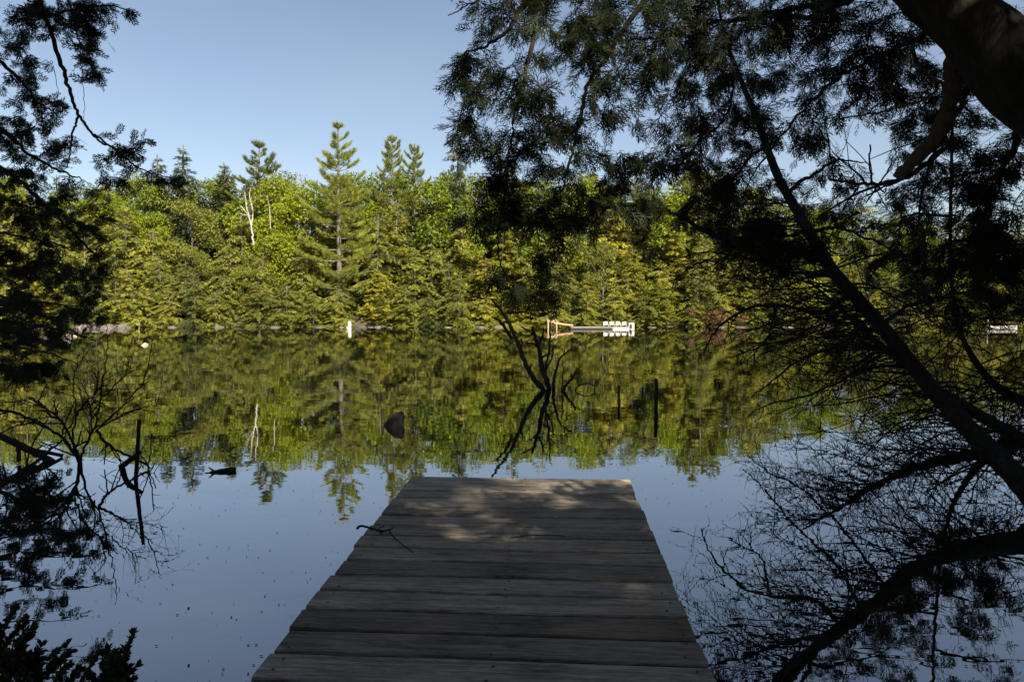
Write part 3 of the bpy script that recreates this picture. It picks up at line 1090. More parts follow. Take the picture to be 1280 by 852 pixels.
prof_ = [(-.05, -.2, .05), (0.0, .01, .06), (.25, .10, .12), (.55, .17, .15), (.8, .19, .12), (.93, .2, .08), (1.0, .13, .12), (.97, .05, .14), (1.06, -.2, .14)]
V_ = []
for u_, z_, t_ in prof_:
    for k_, (sy_, dz_) in enumerate(((-1, -.015), (-.5, .012), (.4, .015), (1, -.02))):
        V_.append((u_ * wd + qn0.normal() * .006, sy_ * t_ + qn0.normal() * .008, z_ + dz_ + qn0.normal() * .006))
F_ = [[i * 4 + j, i * 4 + j + 1, i * 4 + j + 5, i * 4 + j + 4] for i in range(len(prof_) - 1) for j in range(3)]
F_ += [[i * 4, i * 4 + 4, 32 - 0, 32] for i in range(0)]
# close both flanks with fans to a low inner point
V_.append((wd * .5, -.2, -.2)); V_.append((wd * .5, .2, -.2))
F3_ = [[i * 4 + 4, i * 4, 36] for i in range(8)] + [[i * 4 + 3, i * 4 + 7, 37] for i in range(8)]
b.add(V_, F_); b.add(V_, F3_)
o = b.build('dark_rock', M['dark_rock'], None, False); o.location = p0
tag(o, 'dark wet wedge shaped rock alone in the middle of the lake', 'rock')
rr_ = random.Random(9)
for nm_, px, w in (('left of the white marker post', 428, .4), ('close on the right of the white marker post', 453, .8), ('second to the right of the white marker post', 463, .5), ('under the lime bush right of the marker post', 472, .5),
                   ('third to the right of the white marker post', 487, .5), ('midway between the marker post and the gangway', 560, .9), ('left of the brown gangway, larger one', 600, 1.1),
                   ('left of the brown gangway, smaller one', 622, .6), ('just left of the gangway posts', 655, .9), ('right of the white deck chairs', 815, .6), ('below the rusty bushes, pinkish', 900, .9),
                   ('below the rusty bushes at their right end', 925, .8), ('at the waterline right of the rusty bushes', 985, .7), ('left of the far rowboat', 1190, 1.0),
                   ('between the left outcrop and the marker post, left one', 215, .6), ('between the left outcrop and the marker post, middle one', 275, .7), ('between the left outcrop and the marker post, right one', 345, .8),
                   ('below the tall pine', 398, .8)):
    rock(ROCKS[rr_.randrange(4)], px, 409.3, w, rr_.uniform(.05, .16), 'shore rock ' + nm_, group=G)
# pale leaning stick at left far shore
b = MB(); p0 = on(172, 412, 0)
branchy(b, [p0 + [0.05, 0, -0.2], p0 + [0.12, 0, .3], p0 + [0.03, 0, 0.7]], 0.018, 0.009, 5, 0, seed=1)
tag(b.build('shore_stick', M['birch']), 'pale curved stick standing at the far waterline right of the outcrop', 'stick')

# white marker post
p0 = on(437, 411.5, 0)
mk = empty('marker_post', (p0[0], p0[1], 0)); tag(mk, 'short white marker post standing in the water under the tall pine', 'marker post')
b = MB(); tube(b, [(0, 0, -0.6), (0, 0, 0.5), (0, 0, 0.53), (0, 0, 0.55)], [0.115, 0.115, 0.1, 0.05], 14); b.build('shaft', M['white'], mk)
b = MB(); tube(b, [(-0.10, 0, 0.03), (-0.19, 0, 0.06), (-0.21, 0, 0.12), (-0.12, 0, 0.2)], [0.05, 0.06, 0.05, 0.03], 8); b.build('bracket', M['white'], mk)

# far swim dock
YD = on(740, 411, 0)[1]
wx_ = lambda px: (px - CX) / F * YD
hz_ = lambda py: CAMH + (HORIZON - py) / F * YD
gw = empty('gangway', (wx_(684), YD, 0)); tag(gw, 'brown wooden gangway sloping from the far shore onto the float', 'gangway')
Lg = wx_(716) - wx_(684)
b = MB()
ns = 14
for i in range(ns):
    t = (i + .5) / ns
    zt = 0.46 if t < .3 else 0.46 - (t - .3) / .7 * 0.24
    box(b, (t * Lg, 0, zt), (Lg / ns * .94, 0.8, 0.06), bevel=.005, ry=0.0 if t < .3 else 0.18)
b.build('deck', M['tan'], gw, False)
for sx in (0.05, 0.62):
    for sy in (-.37, .37):
        b = MB(); box(b, (sx, sy * 1.03, 0.05), (0.08, 0.08, 1.1), bevel=.01); b.build('post', M['tan'], gw, False)
for sy in (-.37, .37):
    b = MB(); box(b, (0.335, sy * 1.03, 0.55), (0.46, 0.05, 0.07), bevel=.01); b.build('rail', M['tan'], gw, False)
    b = MB(); box(b, (Lg * .62, sy * 1.12, 0.33), (Lg * .74, 0.05, 0.1), ry=0.13, bevel=.01); b.build('side_board', M['tan'], gw, False)
fd = empty('swim_float', (wx_(712), YD, 0)); tag(fd, 'low grey swim float moored off the far shore carrying white chairs', 'float')
Lf = wx_(791) - wx_(712)
b = MB()
nb = 26
for i in range(nb):
    box(b, ((i + .5) / nb * Lf + 0.02, 0, 0.12), (Lf / nb * .93, 1.3, 0.04), bevel=.005)
b.build('deck', M['greydeck'], fd, False)
b = MB(); box(b, (Lf * 0.36, 0, 0.02), (Lf * .7, 1.2, 0.15), bevel=.03); b.build('floatation', M['dark'], fd, False)
b = MB(); box(b, (Lf * 0.83, -0.62, 0.03), (Lf * .34, 0.06, 0.13), bevel=.01); b.build('white_skirt', M['white'], fd, False)
b = MB(); box(b, (Lf - 0.03, 0, 0.22), (0.06, 1.25, 0.44), bevel=.01); box(b, (Lf - .22, -.64, .29), (0.34, 0.04, 0.3), bevel=.01); b.build('end_panel', M['white'], fd, False)
b = MB(); box(b, (Lf - .24, -.72, .19), (0.12, 0.09, 0.26), bevel=.03); tube(b, [(Lf - .24, -.72, .33), (Lf - .24, -.72, .36)], 0.055, 8); b.build('ladder_box', M['dark'], fd, False)


def chair(loc, rz):
    c = empty('deck_chair', loc, rz)
    b = MB()
    for i in range(5): box(b, ((i - 2) * 0.085, 0.06, 0.18 - 0.0), (0.075, 0.36, 0.02), bevel=.004, rx=-0.14)
    b.build('seat', M['white'], c, False)
    b = MB()
    for i in range(5): box(b, ((i - 2) * 0.085, 0.3, 0.36), (0.075, 0.02, 0.42 - 0.02 * abs(i - 2)), bevel=.004, rx=-0.32)
    b.build('backrest', M['white'], c, False)
    for s in (-1, 1):
        b = MB(); box(b, (s * .25, .06, .33), (.08, .44, .02), bevel=.004); b.build('armrest', M['white'], c, False)
        for yy in (-.12, .22):
            b = MB(); box(b, (s * .235, yy, .16), (.035, .06, .32), bevel=.004); b.build('leg', M['white'], c, False)
    return c


CL = ['white slatted deck chair on the float, nearest the gangway', 'white slatted deck chair on the float, second from the gangway', 'white slatted deck chair on the float, third from the gangway',
      'white slatted deck chair on the float, beside the white end panel']
c0 = chair((wx_(758), YD + .1, 0.142), 0.05)
c0.scale = (0.66, 0.7, 0.62)
ch = [c0]
for i in range(1, 4):
    c = c0.copy(); COL.objects.link(c)
    c.location = (wx_(758 + i * 7.6), YD + .1, 0.142); c.rotation_euler = (0, 0, 0.05 - 0.06 * i)
    for k in list(c0.children):
        kk = k.copy(); COL.objects.link(kk); kk.parent = c
    ch.append(c)
for c, lb in zip(ch, CL):
    tag(c, lb, 'chair', 'white chairs on the swim float')

# rowboat far right
p0 = on(1254, 411.5, 0)
rb = empty('rowboat', (p0[0], p0[1], 0.0), R(4)); tag(rb, 'white rowboat lying at the far right shore behind the cedar branches', 'rowboat')
rb.scale = (0.62, 0.62, 0.45)
b = MB()
secs = []
for t in np.linspace(0, 1, 13):
    w = 0.62 * math.sin(math.pi * (0.16 + 0.74 * t)) ** 0.7 * (1 if t < .85 else (1 - t) / .15 * .9 + .1)
    x = -1.6 + 3.2 * t
    sh = 0.42 + 0.16 * (2 * t - 1) ** 2
    secs.append([(x, -w, sh), (x, -w * .85, 0.12), (x, -w * .45, -0.04), (x, 0, -0.08), (x, w * .45, -0.04), (x, w * .85, .12), (x, w, sh)])
S = np.array(secs)
for off in (1.0, 0.94):
    Vh = S.copy(); Vh[..., 1] *= off; Vh[..., 2] = Vh[..., 2] + (0.03 if off < 1 else 0)
    a = np.arange(12)[:, None] * 7; j = np.arange(6)[None, :]
    b.add(Vh.reshape(-1, 3), np.stack([a + j, a + 7 + j, a + 8 + j, a + j + 1], -1).reshape(-1, 4))
b.build('hull', M['white'], rb)
for x in (-0.8, 0.3):
    b = MB(); box(b, (x, 0, 0.33), (0.24, 0.95, 0.03), bevel=.005); b.build('thwart', M['tan'], rb, False)
b = MB()
for s in (-1, 1):
    tube(b, [(q[0][0], s * q[6][1], q[6][2]) for q in S], 0.025, 6)
b.build('gunwale', M['tan'], rb)
p1 = on(1242, 411, 0)
b = MB(); tube(b, [(p1[0], p1[1] + .6, -.4), (p1[0], p1[1] + .6, 1.0)], 0.04, 8); tube(b, [(p1[0], p1[1] + .6, 1.0), (p1[0], p1[1] + .6, 1.06)], [0.05, 0.02], 8)
tag(b.build('mooring_pole', M['pole']), 'thin grey mooring pole beside the far right rowboat', 'pole')

# ------------------------------------------------------------------ dead wood in the lake
b = MB()
Zc = 15.4
A_ = lambda px, py, dy=0.0: at(px, py, Zc + dy)
def base(px, py): return on(px, py, -0.25)
# two main stems and small ones (middle of the picture)
p0 = on(678, 488, 0)
Zc = p0[1]
branchy(b, [p0 + [0.1, 0, -0.3], A_(677, 484), A_(662, 465), A_(649, 435, .2), A_(640, 412, .3), A_(628, 392, .4), A_(614, 373, .5)], 0.07, 0.025, 6, 5, 0.35, 11, jitter=0.012, sides=7)
branchy(b, [A_(640, 424, .3), A_(629, 406, .2), A_(620, 398, .1)], 0.04, 0.025, 4, 2, 0.25, 12, jitter=0.01)
branchy(b, [on(688, 492, -0.25), A_(684, 478), A_(678, 462), A_(674, 440), A_(669, 422), A_(665, 408)], 0.065, 0.03, 6, 4, 0.3, 13, jitter=0.01, sides=7)
branchy(b, [A_(682, 462), A_(686, 440), A_(688, 415), A_(687, 402)], 0.028, 0.012, 5, 3, 0.2, 14, jitter=0.008)
branchy(b, [A_(682, 465), A_(690, 445), A_(692, 430)], 0.028, 0.012, 5, 2, 0.2, 15, jitter=0.008)
branchy(b, [A_(674, 430), A_(679, 416), A_(679, 410)], 0.03, 0.012, 4, 2, 0.2, 16)
tag(b.build('dead_tree_top', M['wet_wood']), 'black forked dead treetop rising from the lake beyond the dock end', 'dead branch')
b = MB()
branchy(b, [on(693, 497, -0.2), A_(692, 480), A_(694, 465), A_(700, 448), A_(708, 440), A_(716, 436)], 0.04, 0.01, 5, 3, 0.2, 21, jitter=0.008)
branchy(b, [A_(703, 490), A_(707, 482), A_(714, 474), A_(720, 463)], 0.04, 0.02, 5, 3, 0.15, 22, jitter=0.008)
branchy(b, [on(700, 500, -0.15), A_(702, 487), A_(704, 470), A_(703, 450)], 0.02, 0.008, 5, 4, 0.2, 23, jitter=0.008)
tag(b.build('dead_branch', M['wet_wood']), 'curved dead branch just right of the forked dead treetop', 'dead branch')
b = MB()
pq = on(716, 487, 0)
B_ = lambda px, py: at(px, py, pq[1])
branchy(b, [pq + [0, 0, -.1], B_(722, 483), B_(734, 479), B_(744, 482), B_(748, 476), B_(751, 471)], 0.015, 0.007, 5, 0, 0.12, 24, jitter=0.006)
branchy(b, [B_(744, 482), B_(743, 487), on(742, 492, -.1)], 0.018, 0.012, 4, 0, seed=25)
tag(b.build('dead_branch', M['wet_wood']), 'low arching dead branch dipping into the lake right of the treetop', 'dead branch')


def stake(px, ybot, ytop, r0, label, lean=0.0, mat='wet_wood', seed=1):
    p0 = on(px, ybot, 0)
    b = MB()
    pt = at(px + lean, ytop, p0[1])
    tube(b, smooth_path([p0 + [0, 0, -0.5], (p0 + pt) / 2 + [0.004, 0, 0], pt], 5), np.linspace(r0, r0 * .75, 11), 7, wob=0.12)
    tag(b.build('wooden_stake', M[mat]), label, 'stake', 'stakes standing in the lake')


stake(820, 510, 473, 0.04, 'taller thick black stake in the lake right of the dead treetop')
stake(774, 502.5, 481, 0.022, 'thin short stake left of the thick black stake', -1)

# floating log
p0 = on(263, 590.5, 0); p1 = on(295, 588, 0)
b = MB()
branchy(b, [p0 + [0, 0, .0], p0 * .5 + p1 * .5 + [0, 0, .012], p1 + [0, 0, .012]], 0.018, 0.035, 6, 0, seed=2, sides=8)
branchy(b, [p0 * .8 + p1 * .2, p0 + [-0.02, 0, 0.06]], 0.014, 0.006, 3, 0, seed=3)
branchy(b, [p0 * .9 + p1 * .1, p0 + [-0.05, -.03, 0.0]], 0.014, 0.006, 3, 0, seed=3)
tag(b.build('floating_log', M['wet_wood']), 'small black forked log floating alone on the left water', 'log')

# ------------------------------------------------------------------ foreground vegetation


class Plant:
    """stems grown towards target points; foliage sprays near the ends"""
    def __init__(self, seed):
        self.q = np.random.default_rng(seed)
        self.P, self.par, self.chains = [], [], []
        self.rad0 = []
        self.tips = []

    def stem(self, pts, r0, r1, n=8, jitter=0.0):
        P = smooth_path(pts, n)
        if jitter: P[1:-1] += self.q.normal(size=(len(P) - 2, 3)) * jitter
        ids = []
        rr = np.linspace(r0, r1, len(P))
        for i, p_ in enumerate(P):
            self.P.append(p_); self.par.append(ids[-1] if ids else -1); self.rad0.append(rr[i]); ids.append(len(self.P) - 1)
        self.chains.append(ids)
        return ids

    def grow(self, targets, sag=0.12, step=0.085, maxd=1.6, jit=0.012, pref=None):
        T = np.asarray(targets)
        A = np.array(self.P)
        d = np.array([np.min(np.linalg.norm(A - t, axis=1)) for t in T])
        for ti in np.argsort(d):
            t = T[ti]
            A = np.array(self.P)
            off = A - t
            cost = np.linalg.norm(off, axis=1) + 0.55 * np.clip(-off[:, 2], 0, None)   # favour nodes above
            if pref is not None:
                cost = cost + 0.25 * np.abs(off @ np.asarray(pref))
            i = int(np.argmin(cost))
            a = A[i]
            L_ = np.linalg.norm(t - a)
            if L_ < 0.03: continue
            if L_ > maxd:
                t = a + (t - a) * (maxd / L_); L_ = maxd
            n = max(3, int(L_ / step))
            u = np.linspace(0, 1, n + 1)[1:, None]
            bulge = np.array([0, 0, 1.0]) * sag * L_ + self.q.normal(size=3) * 0.09 * L_
            pp = a + (t - a) * u + bulge * (4 * u * (1 - u))
            pp += self.q.normal(size=pp.shape) * jit
            ids = [i]
            for p_ in pp:
                self.P.append(p_); self.par.append(ids[-1]); self.rad0.append(0.0); ids.append(len(self.P) - 1)
            self.chains.append(ids)
            self.tips.append((ids, L_))

    def wood(self, mb, rt=0.0016, ex=0.5, sides_big=8):
        n = len(self.P)
        cnt = np.zeros(n)
        kids = np.zeros(n, int)
        for p_ in self.par:
            if p_ >= 0: kids[p_] += 1
        cnt[kids == 0] = 1
        for i in range(n - 1, -1, -1):
            if self.par[i] >= 0: cnt[self.par[i]] += cnt[i]
        rad = np.maximum(rt * np.maximum(cnt, 1) ** ex, np.array(self.rad0))
        A = np.array(self.P)
        for ids in self.chains:
            r_ = rad[ids].copy()
            if self.rad0[ids[0]] > r_[1:].max(): r_[0] = r_[1]
            mx = r_.max()
            tube(mb, A[ids], r_, sides_big if mx > 0.03 else (5 if mx > 0.008 else 3), cap=mx > 0.01)

    def leaves(self, mb, kind, per=6, size=(0.09, 0.17), droop=0.4, zone=0.45):
        q = self.q
        A = np.array(self.P)
        pos, ax, nn, sc, tn = [], [], [], [], []
        for ids, L_ in self.tips:
            C = A[ids]
            d = norm(C[-1] - C[-2 if len(C) > 1 else 0])
            n = max(3, int(per * q.uniform(0.7, 1.3)))
            s = np.cumsum(np.r_[0, np.linalg.norm(np.diff(C, axis=0), axis=1)])
            u = s[-1] - np.minimum(q.uniform(0, 1, n) * zone, s[-1] * 0.95)
            u[0] = s[-1]
            pp = np.stack([np.interp(u, s, C[:, k]) for k in range(3)], -1)
            side = norm(np.cross(d, np.array([0, 0, 1.0]) + q.normal(size=3) * 0.3))
            sg = np.where(np.arange(n) % 2 == 0, 1, -1)[:, None]
            xx = d * q.uniform(0.4, 1.1, (n, 1)) + side * sg * q.uniform(0.3, 1.0, (n, 1))
            xx[0] = d
            xx[:, 2] -= droop * q.uniform(0.3, 1.3, n)
            xx += q.normal(size=(n, 3)) * 0.18
            pos.append(pp); ax.append(xx)
            nn.append(np.cross(d, side) + q.normal(size=(n, 3)) * 0.55)
            sc.append(q.uniform(*size, n)); tn.append(q.uniform(0, 1, n))
        pos, ax, nn, sc, tn = map(np.concatenate, (pos, ax, nn, sc, tn))
        g = q.integers(0, 4, len(pos))
        for k in range(4):
            m = g == k
            if m.any(): place(mb, SPR[kind][k], pos[m], ax[m], nn[m], sc[m], tint=tn[m])


def ell(q, cx, cy, rx, ry, n, z0, z1, tilt=0.0):
    """n points in a screen ellipse placed at true depths z0..z1"""
    out = []
    for _ in range(n):
        a = q.uniform(0, 6.283); r_ = math.sqrt(q.uniform(0, 1))
        x, y_ = rx * r_ * math.cos(a), ry * r_ * math.sin(a)
        c, s = math.cos(tilt), math.sin(tilt)
        out.append(at(cx + x * c - y_ * s, cy + x * s + y_ * c, q.uniform(z0, z1)))
    return out


qn = np.random.default_rng(77)

# ---- overhead cedar: thick leaning trunk at top right, hanging boughs
oc = empty('leaning_cedar', (6.1, 2.6, 0.3)); tag(oc, 'thick dark cedar trunk leaning in at the top right, boughs hanging over the dock', 'tree')
INV = np.array([6.1, 2.6, 0.3])


def rel(mb, org):
    for v in mb.v: v -= org
    return mb


tp = [np.array([6.1, 2.6, 0.0]), np.array([4.9, 3.3, 1.6]), at(1335, 140, 4.0), at(1222, 40, 4.2), at(1128, -48, 4.4), at(1000, -190, 4.7), at(850, -420, 5.2), at(760, -800, 5.6)]
TP = smooth_path(tp, 8)
b = MB(); tube(b, TP, np.linspace(0.27, 0.09, len(TP)), 16, wob=0.05)
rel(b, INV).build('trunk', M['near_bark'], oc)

P1 = Plant(1)
i_ = lambda k: TP[k]
# hidden carrier limbs above the frame, then the visible boughs
P1.stem([at(1000, -190, 4.7), at(860, -150, 5.2), at(740, -90, 5.5), at(676, -10, 5.6), at(664, 60, 5.6), at(648, 120, 5.6), at(640, 165, 5.6), at(634, 215, 5.6)], 0.036, 0.006, jitter=0.008)
P1.stem([at(740, -90, 5.5), at(662, -5, 5.8), at(634, 38, 5.8), at(605, 58, 5.8), at(580, 66, 5.8)], 0.028, 0.006, jitter=0.006)
P1.stem([at(1000, -190, 4.7), at(880, -80, 5.4), at(806, 0, 5.6), at(758, 72, 5.8), at(734, 110, 5.8), at(722, 165, 5.8), at(708, 215, 5.8), at(700, 255, 5.8), at(696, 292, 5.8)], 0.03, 0.005, jitter=0.008)
P1.stem([at(1120, -30, 4.4), at(1030, 2, 4.9), at(950, 18, 5.3), at(880, 32, 5.6), at(820, 48, 5.9), at(770, 50, 6.0), at(718, 54, 6.1)], 0.026, 0.006, jitter=0.008)
P1.stem([at(1120, -30, 4.4), at(1010, 20, 5.4), at(930, 20, 6.0), at(912, 55, 6.2), at(916, 110, 6.2), at(905, 150, 6.2), at(870, 180, 6.2), at(840, 220, 6.2)], 0.024, 0.006, jitter=0.008)
P1.stem([at(634, 215, 5.6), at(628, 262, 5.6), at(622, 300, 5.6), at(630, 340, 5.6), at(655, 362, 5.6)], 0.008, 0.003, jitter=0.006)
P1.stem([at(560, 20, 5.9), at(582, 8, 5.9), at(600, -2, 5.9), at(640, -40, 5.8), at(740, -90, 5.5)][::-1], 0.014, 0.004, jitter=0.006)
P1.stem([at(1180, 30, 4.25), at(1120, 60, 5.2), at(1060, 90, 6.2), at(1010, 130, 6.8), at(960, 190, 7.0), at(930, 240, 7.0)], 0.024, 0.006, jitter=0.01)
P1.stem([at(1215, 62, 4.2), at(1210, 110, 5.2), at(1185, 160, 5.8), at(1165, 200, 6.2), at(1150, 260, 6.6), at(1160, 320, 6.8)], 0.03, 0.006, jitter=0.01)
P1.stem([at(1290, 120, 4.0), at(1265, 190, 5.0), at(1240, 240, 5.6), at(1230, 300, 6.0)], 0.03, 0.006, jitter=0.01)
tg = []
E = lambda *a, **k: tg.extend(ell(qn, *a, **k))
E(640, -50, 90, 45, 30, 5.2, 6.4)
E(690, 25, 105, 45, 62, 5.0, 6.6)
E(610, 90, 42, 42, 20, 5.2, 6.2)
E(572, 78, 22, 14, 7, 5.6, 6.0)
E(580, 102, 24, 12, 5, 5.6, 6.0)
E(575, 152, 20, 10, 7, 5.6, 6.0)
E(640, 150, 55, 45, 40, 5.2, 6.3)
E(615, 185, 45, 20, 18, 5.4, 6.2)
E(720, 110, 65, 70, 60, 5.0, 6.6)
E(640, 235, 45, 38, 34, 5.2, 6.2)
E(670, 275, 42, 22, 18, 5.4, 6.2)
E(590, 265, 30, 18, 9, 5.4, 6.2)
E(715, 205, 55, 28, 26, 5.2, 6.4)
E(735, 262, 26, 22, 14, 5.6, 6.4)
E(690, 312, 22, 14, 7, 5.7, 6.2)
E(800, 35, 90, 50, 62, 5.0, 6.8)
E(815, 125, 75, 60, 58, 5.2, 6.8)
E(790, 205, 50, 25, 26, 5.4, 6.6)
E(770, 250, 50, 26, 24, 5.5, 6.6)
E(825, 270, 55, 26, 26, 5.6, 6.8)
E(900, 20, 80, 50, 62, 5.0, 7.0)
E(905, 115, 50, 55, 44, 5.4, 7.0)
E(885, 205, 60, 40, 42, 5.6, 7.0)
E(920, 260, 55, 32, 34, 5.8, 7.2)
E(1000, 40, 80, 60, 56, 4.8, 7.2)
E(985, 140, 50, 60, 44, 5.6, 7.4)
E(1090, 50, 80, 60, 58, 4.8, 7.2)
E(1055, 125, 45, 35, 24, 5.6, 7.4)
E(1140, 110, 45, 50, 38, 5.0, 7.2)
E(1200, 200, 60, 70, 44, 5.0, 6.8)
E(1255, 240, 50, 90, 38, 4.6, 6.4)
E(1270, 40, 40, 40, 20, 4.9, 6.8)
E(1180, 300, 70, 50, 46, 4.8, 6.2)
E(1150, 150, 60, 50, 14, 5.2, 7.4)
E(1210, 230, 70, 60, 20, 4.8, 6.4)
E(1260, 340, 50, 45, 34, 4.8, 6.2)
E(1000, 200, 60, 40, 20, 5.6, 7.4)
E(860, 60, 60, 60, 40, 5.2, 7.0)
E(1060, 20, 120, 40, 36, 4.8, 7.0)
E(660, 205, 55, 40, 12, 5.4, 6.4)
E(720, 262, 60, 30, 12, 5.4, 6.6)
E(615, 262, 40, 40, 12, 5.2, 6.2)
E(620, 345, 30, 18, 10, 5.4, 6.0)
E(655, 365, 30, 22, 14, 5.4, 6.0)
E(692, 345, 18, 12, 6, 5.5, 6.0)
E(690, 370, 26, 10, 6, 5.5, 6.0)
P1.stem([at(1000, -190, 4.7), np.array([2.4, 3.4, 5.6]), np.array([2.5, 2.2, 6.2]), np.array([2.2, 1.2, 6.4])], 0.03, 0.008)  # unseen upper crown, added to keep sun off the hanging boughs
P1.stem([at(850, -420, 5.2), np.array([1.4, 3.6, 6.8]), np.array([1.2, 2.4, 7.2]), np.array([0.6, 1.4, 7.2])], 0.03, 0.008)
P1.stem([at(1000, -190, 4.7), np.array([2.9, 3.6, 6.2]), np.array([3.6, 2.6, 6.8]), np.array([3.9, 1.6, 7.2])], 0.03, 0.008)
for _ in range(240):
    tg.append(np.array([qn.uniform(-0.4, 4.2), qn.uniform(0.4, 3.4), qn.uniform(5.4, 8.2)]))
P1.grow(tg, sag=0.10, pref=None)
b = MB(); P1.wood(b, 0.0019, 0.44); bough = rel(b, INV).build('bough', M['near_bark'], oc)
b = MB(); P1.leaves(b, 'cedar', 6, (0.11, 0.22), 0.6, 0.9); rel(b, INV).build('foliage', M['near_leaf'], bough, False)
# broken limb with pale wood, hanging from the trunk
b = MB()
branchy(b, [at(1194, 55, 4.6), at(1190, 100, 4.8), at(1184, 140, 4.9), at(1165, 175, 5.0), at(1142, 202, 5.05), at(1123, 222, 5.1)], 0.062, 0.043, 6, 0, seed=4, sides=9, jitter=0.006)
rel(b, INV); o = b.build('broken_limb', M['tan_wood'], oc)
b = MB()
branchy(b, [at(1180, 185, 5.0), at(1150, 210, 5.1), at(1120, 226, 5.2), at(1085, 230, 5.4), at(1060, 228, 5.6), at(1035, 222, 5.7)], 0.024, 0.009, 6, 9, 0.5, 5, jitter=0.006, depth=1)
branchy(b, [at(1085, 230, 5.4), at(1065, 210, 5.6), at(1040, 190, 5.8)], 0.01, 0.004, 5, 6, 0.4, 6, jitter=0.006)
rel(b, INV).build('dead_limb', M['near_bark'], oc)
b = MB()
branchy(b, [at(1140, 60, 4.7), at(1150, 85, 4.8), at(1165, 98, 4.85), at(1172, 108, 4.85), at(1160, 122, 4.9), at(1130, 132, 5.1), at(1090, 142, 5.4), at(1040, 150, 5.7)], 0.016, 0.006, 6, 6, 0.4, 7, jitter=0.005)
branchy(b, [at(1165, 96, 4.85), at(1190, 115, 4.85), at(1205, 135, 4.9), at(1230, 152, 4.95)], 0.011, 0.005, 5, 4, 0.3, 8, jitter=0.005)
rel(b, INV).build('pale_branch', M['tan_wood'], oc)

# ---- low leaning cedar (slanting trunk from the lower right)
LB = np.array([4.75, 5.45, 0.0])
lc = empty('slanting_cedar', LB); tag(lc, 'slender black cedar slanting out of the right bank across the lake', 'tree')
LTP = [LB + [0.25, -.2, -.3], at(1310, 635, 5.85), at(1280, 605, 6.02), at(1230, 555, 6.58), at(1160, 480, 7.36), at(1100, 405, 7.75), at(1040, 337, 8.1), at(1000, 270, 8.8), at(970, 215, 9.2), at(947, 150, 9.6), at(928, 105, 9.9), at(905, 40, 10.2), at(890, -40, 10.5)]
LT = smooth_path(LTP, 7)
rads = np.interp(np.linspace(0, 1, len(LT)), [0, .16, .3, .45, .55, .75, 1], [0.15, 0.108, 0.088, 0.076, 0.066, 0.045, 0.013])
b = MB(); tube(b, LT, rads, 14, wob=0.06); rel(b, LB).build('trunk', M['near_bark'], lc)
P2 = Plant(2)
P2.stem([at(1035, 325, 8.2), at(1000, 318, 7.6), at(960, 302, 7.1), at(915, 300, 6.8), at(880, 288, 6.7), at(845, 268, 6.6), at(832, 262, 6.6)], 0.05, 0.012, jitter=0.008)
P2.stem([at(1035, 322, 8.2), at(1005, 290, 7.6), at(985, 296, 7.2), at(950, 290, 6.9)], 0.03, 0.008, jitter=0.008)
P2.stem([at(985, 240, 9.0), at(1020, 215, 8.6), at(1050, 200, 8.4), at(1085, 205, 8.2)], 0.03, 0.006, jitter=0.01)
P2.stem([at(1010, 290, 8.6), at(1050, 285, 8.5), at(1090, 300, 8.4), at(1130, 320, 8.3)], 0.03, 0.006, jitter=0.01)
P2.stem([at(960, 180, 9.4), at(935, 200, 9.2), at(910, 235, 9.0), at(890, 250, 8.9)], 0.025, 0.005, jitter=0.01)
P2.stem([at(1100, 405, 7.75), at(1140, 380, 8.2), at(1180, 372, 8.8), at(1230, 380, 9.2)], 0.03, 0.006, jitter=0.01)
tg = []
E(985, 312, 45, 18, 22, 6.2, 7.2)
E(930, 290, 50, 22, 30, 6.0, 7.0)
E(960, 335, 45, 16, 8, 6.2, 7.0)
E(1040, 240, 55, 45, 18, 8.0, 9.2)
E(1075, 300, 60, 35, 22, 8.0, 9.4)
E(1000, 280, 70, 30, 26, 6.2, 7.2)
E(1130, 340, 60, 35, 22, 8.0, 9.6)
E(1200, 370, 60, 35, 18, 8.2, 10.0)
E(960, 100, 50, 60, 34, 9.0, 10.6)
E(930, 180, 40, 50, 30, 8.6, 9.8)
E(900, 250, 40, 22, 18, 8.4, 9.4)
P2.grow(tg, sag=0.08)
b = MB(); P2.wood(b, 0.0019, 0.44); bough = rel(b, LB).build('bough', M['near_bark'], lc)
b = MB(); P2.leaves(b, 'cedar', 7, (0.12, 0.24), 0.55, 0.9); rel(b, LB).build('foliage', M['near_leaf'], bough, False)


